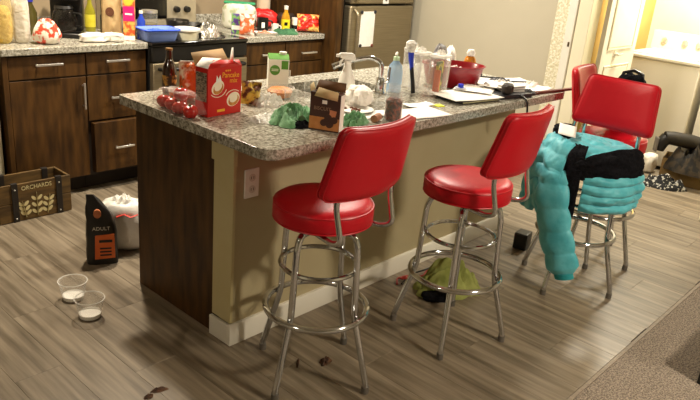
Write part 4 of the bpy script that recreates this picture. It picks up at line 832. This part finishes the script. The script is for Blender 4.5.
# white plastic sack
wsck = thing('plastic_sack', 'white plastic sack with red print on the floor behind the island', 'plastic bag', (.17, 1.12, 0), -38)
bag(.30, .20, .27, 200, .55, .16, top=.75).build('sack_body', M('sack_white', '#dad6cf', .4, c2='#e4e1db', scale=10, bump=.6, bscale=16), wsck)
MB().tube([(-.02, -.094, .205), (.02, -.099, .222), (.05, -.097, .205), (.085, -.09, .218)], .007, 6, False, .4).build('red_print', M('sack_red', '#c22a22', .5, c2='#ca342c', scale=20), wsck)
cloth(.06, .05, .05, 205).build('sack_knot', WHITE, wsck).location = (0, 0, .255)
# clear cups
for n_, (x_, y_, lab) in enumerate(((-.298, .755, 'clear plastic bowl with a little milk, nearer the crate'), (-.318, .565, 'clear plastic bowl with a little milk, nearer the island panel'))):
    c = thing('plastic_bowl', lab, 'bowl', (x_, y_, 0), 0, 'clear plastic bowls on the floor')
    MB().lathe([(.001, 0), (.044, 0), (.046, .003), (.060, .085), (.064, .088), (.063, .092), (.058, .088), (.044, .004), (.001, .003)], 32).build('bowl_wall', CLEAR, c)
    MB().lathe([(.001, .004), (.0445, .004), (.047, .022), (.001, .022)], 28).build('milk', M('milk', '#e8e5dc', .3, c2='#edeae2', scale=5), c)
    MB().ring(.0625, .0022, .0905, 36, 6).build('rim', film('rim_plastic', '#f4f2ec', .55, .1, 0), c)
# green cloth and black shoe-like thing beneath second stool
gfl = cloth(.17, .12, .19, 213, 2.4, 80, 34, .3).build('green_cloth', M('lime_fabric', '#7d8440', .9, c2='#979c58', scale=12, bump=.3, bscale=120), None, ang=70); tag(gfl, 'lime green fabric heap on the floor below the second stool', 'cloth', None, (1.16, -.28, 0), -35)
bsh = bag(.15, .085, .04, 214, .5, .1).build('black_slipper', LINING, None); tag(bsh, 'black slipper poking out from under the green fabric', 'slipper', None, (1.035, -.315, 0), -40)
rcb = MB().tube(fil([(-.06, -.02, .006), (-.02, .03, .008), (.02, .0, .02), (.0, -.03, .03), (-.03, .0, .02), (.03, .03, .008), (.12, -.02, .006), (.2, .03, .006)], .03), .0055, 7).build('red_cable', M('cable_red', '#9a2a20', .5, c2='#a4342a', scale=12), None); tag(rcb, 'dark red cord tangled by the island baseboard', 'cord', None, (1.06, -.085, 0), -10)
bcb = MB().tube(fil([(-.2, -.02, .005), (-.08, .03, .005), (.02, .0, .02), (.1, .03, .005), (.25, .0, .005)], .04), .0045, 7).build('extension_cable', BLACK, None); tag(bcb, 'black cord lying along the island baseboard', 'cord', None, (1.22, -.10, 0), -4)
bbx = thing('power_brick', 'black box on the floor behind the turquoise jacket', 'box', (1.98, -.25, 0), 10); box('housing', BLACK, -.05, .05, -.04, .04, 0, .10, bbx, .008); box('label_plate', RUBBER, -.03, .03, -.0415, -.04, .03, .07, bbx, 0)
LEAF = M('dry_leaf', '#2e1a0c', .7, c2='#5a3a20', scale=50)
df = cloth(.032, .022, .03, 220, 5, 20, 10, .5).build('leaf_scrap', LEAF, None); tag(df, 'crumpled brown scrap on the floor under the nearest stool', 'scrap', None, (.222, -.345, 0), 0)
for n_, (x_, y_, rx_, ry_, lab) in enumerate(((-.385, -.075, .034, .014, 'larger brown leaf scrap on the planks before the island'), (-.435, -.085, .022, .012, 'smaller brown leaf scrap beside the larger one'), (.13, -.28, .035, .006, 'thin dark twig scrap on the floor near the stool leg'))):
    o = cloth(rx_, ry_, .014, 222+n_, 5, 20, 8, .5).build('leaf_scrap', LEAF, None); tag(o, lab, 'scrap', 'floor scraps', (x_, y_, 0), -20+30*n_)
# black leg at the edge of view; unseen low top added to shade the carpet
bn = thing('shadow_bench', 'black bench leg on the carpet, its low unseen top added for the shadow', 'bench', (1.31, -1.47, .006))
for x_, y_ in ((.02, -.02), (.88, -.02), (.02, -.48), (.88, -.48)): box('leg', BLACK, x_-.02, x_+.02, y_-.02, y_+.02, 0, .19, bn, .003)
box('shadow_top', BLACK, 0, .90, -.50, 0, .19, .23, bn, .004)

# ================================================================== LAUNDRY FLOOR ITEMS
CBD = M('cardboard', '#6b5530', .85, c2='#775f38', scale=12)
bxl = thing('cardboard_box', 'open cardboard box of dark clothes before the washing machine', 'box', (4.32, -.40, 0), 12)
bo = MB().box(-.13, .13, -.17, .17, 0, .006); bo.box(-.13, -.124, -.17, .17, 0, .20); bo.box(.124, .13, -.17, .17, 0, .20); bo.box(-.124, .124, .164, .17, 0, .20); bo.box(-.124, .124, -.17, -.164, 0, .20); bo.build('box_walls', CBD, bxl)
cj = cloth(.20, .19, .27, 230, 3, 50, 20, .25).build('brown_coat', M('brown_camo', '#110d07', .9, c2='#2e2415', scale=18, lo=.45, hi=.55, bump=.3), None, ang=70); tag(cj, 'dark brown patterned coat heaped on the cardboard box', 'coat', None, (4.29, -.45, .12), 20)
bt_ = thing('boot', 'black boot lying over the heaped coat', 'boot', (4.24, -.33, .30), -52)
MB().tube([(-.12, 0, .06), (-.06, 0, .06), (.08, 0, .045), (.26, 0, .01)], [.05, .055, .06, .055], 16).build('shaft', M('boot_leather', '#17120b', .6, c2='#211a10', scale=20), bt_, ang=70); MB().tube([(-.10, 0, .055), (-.13, 0, .02), (-.135, 0, -.05)], [.056, .052, .03], 14).build('toe', BLACK, bt_); box('sole', RUBBER, -.182, -.168, -.035, .035, -.06, .06, bt_, .006)
pm_ = M('plaid', '#0e0e10', .9, c2='#9c9992', scale=46, detail=1, lo=.55, hi=.60, stretch=(1, 1, 1))
sc = cloth(.17, .10, .12, 240, 4, 44, 18, .3).build('plaid_scarf', pm_, None, ang=70); tag(sc, 'black and white plaid scarf on the floor before the box', 'scarf', None, (4.04, -.36, 0), -60)
wbl = bag(.14, .12, .16, 245, .6, .2).build('white_bag', M('white_bag2', '#d6cfc0', .5, c2='#e2dccf', scale=10), None); tag(wbl, 'small white bag behind the boot against the washer', 'plastic bag', None, (4.36, -.10, 0), 0)
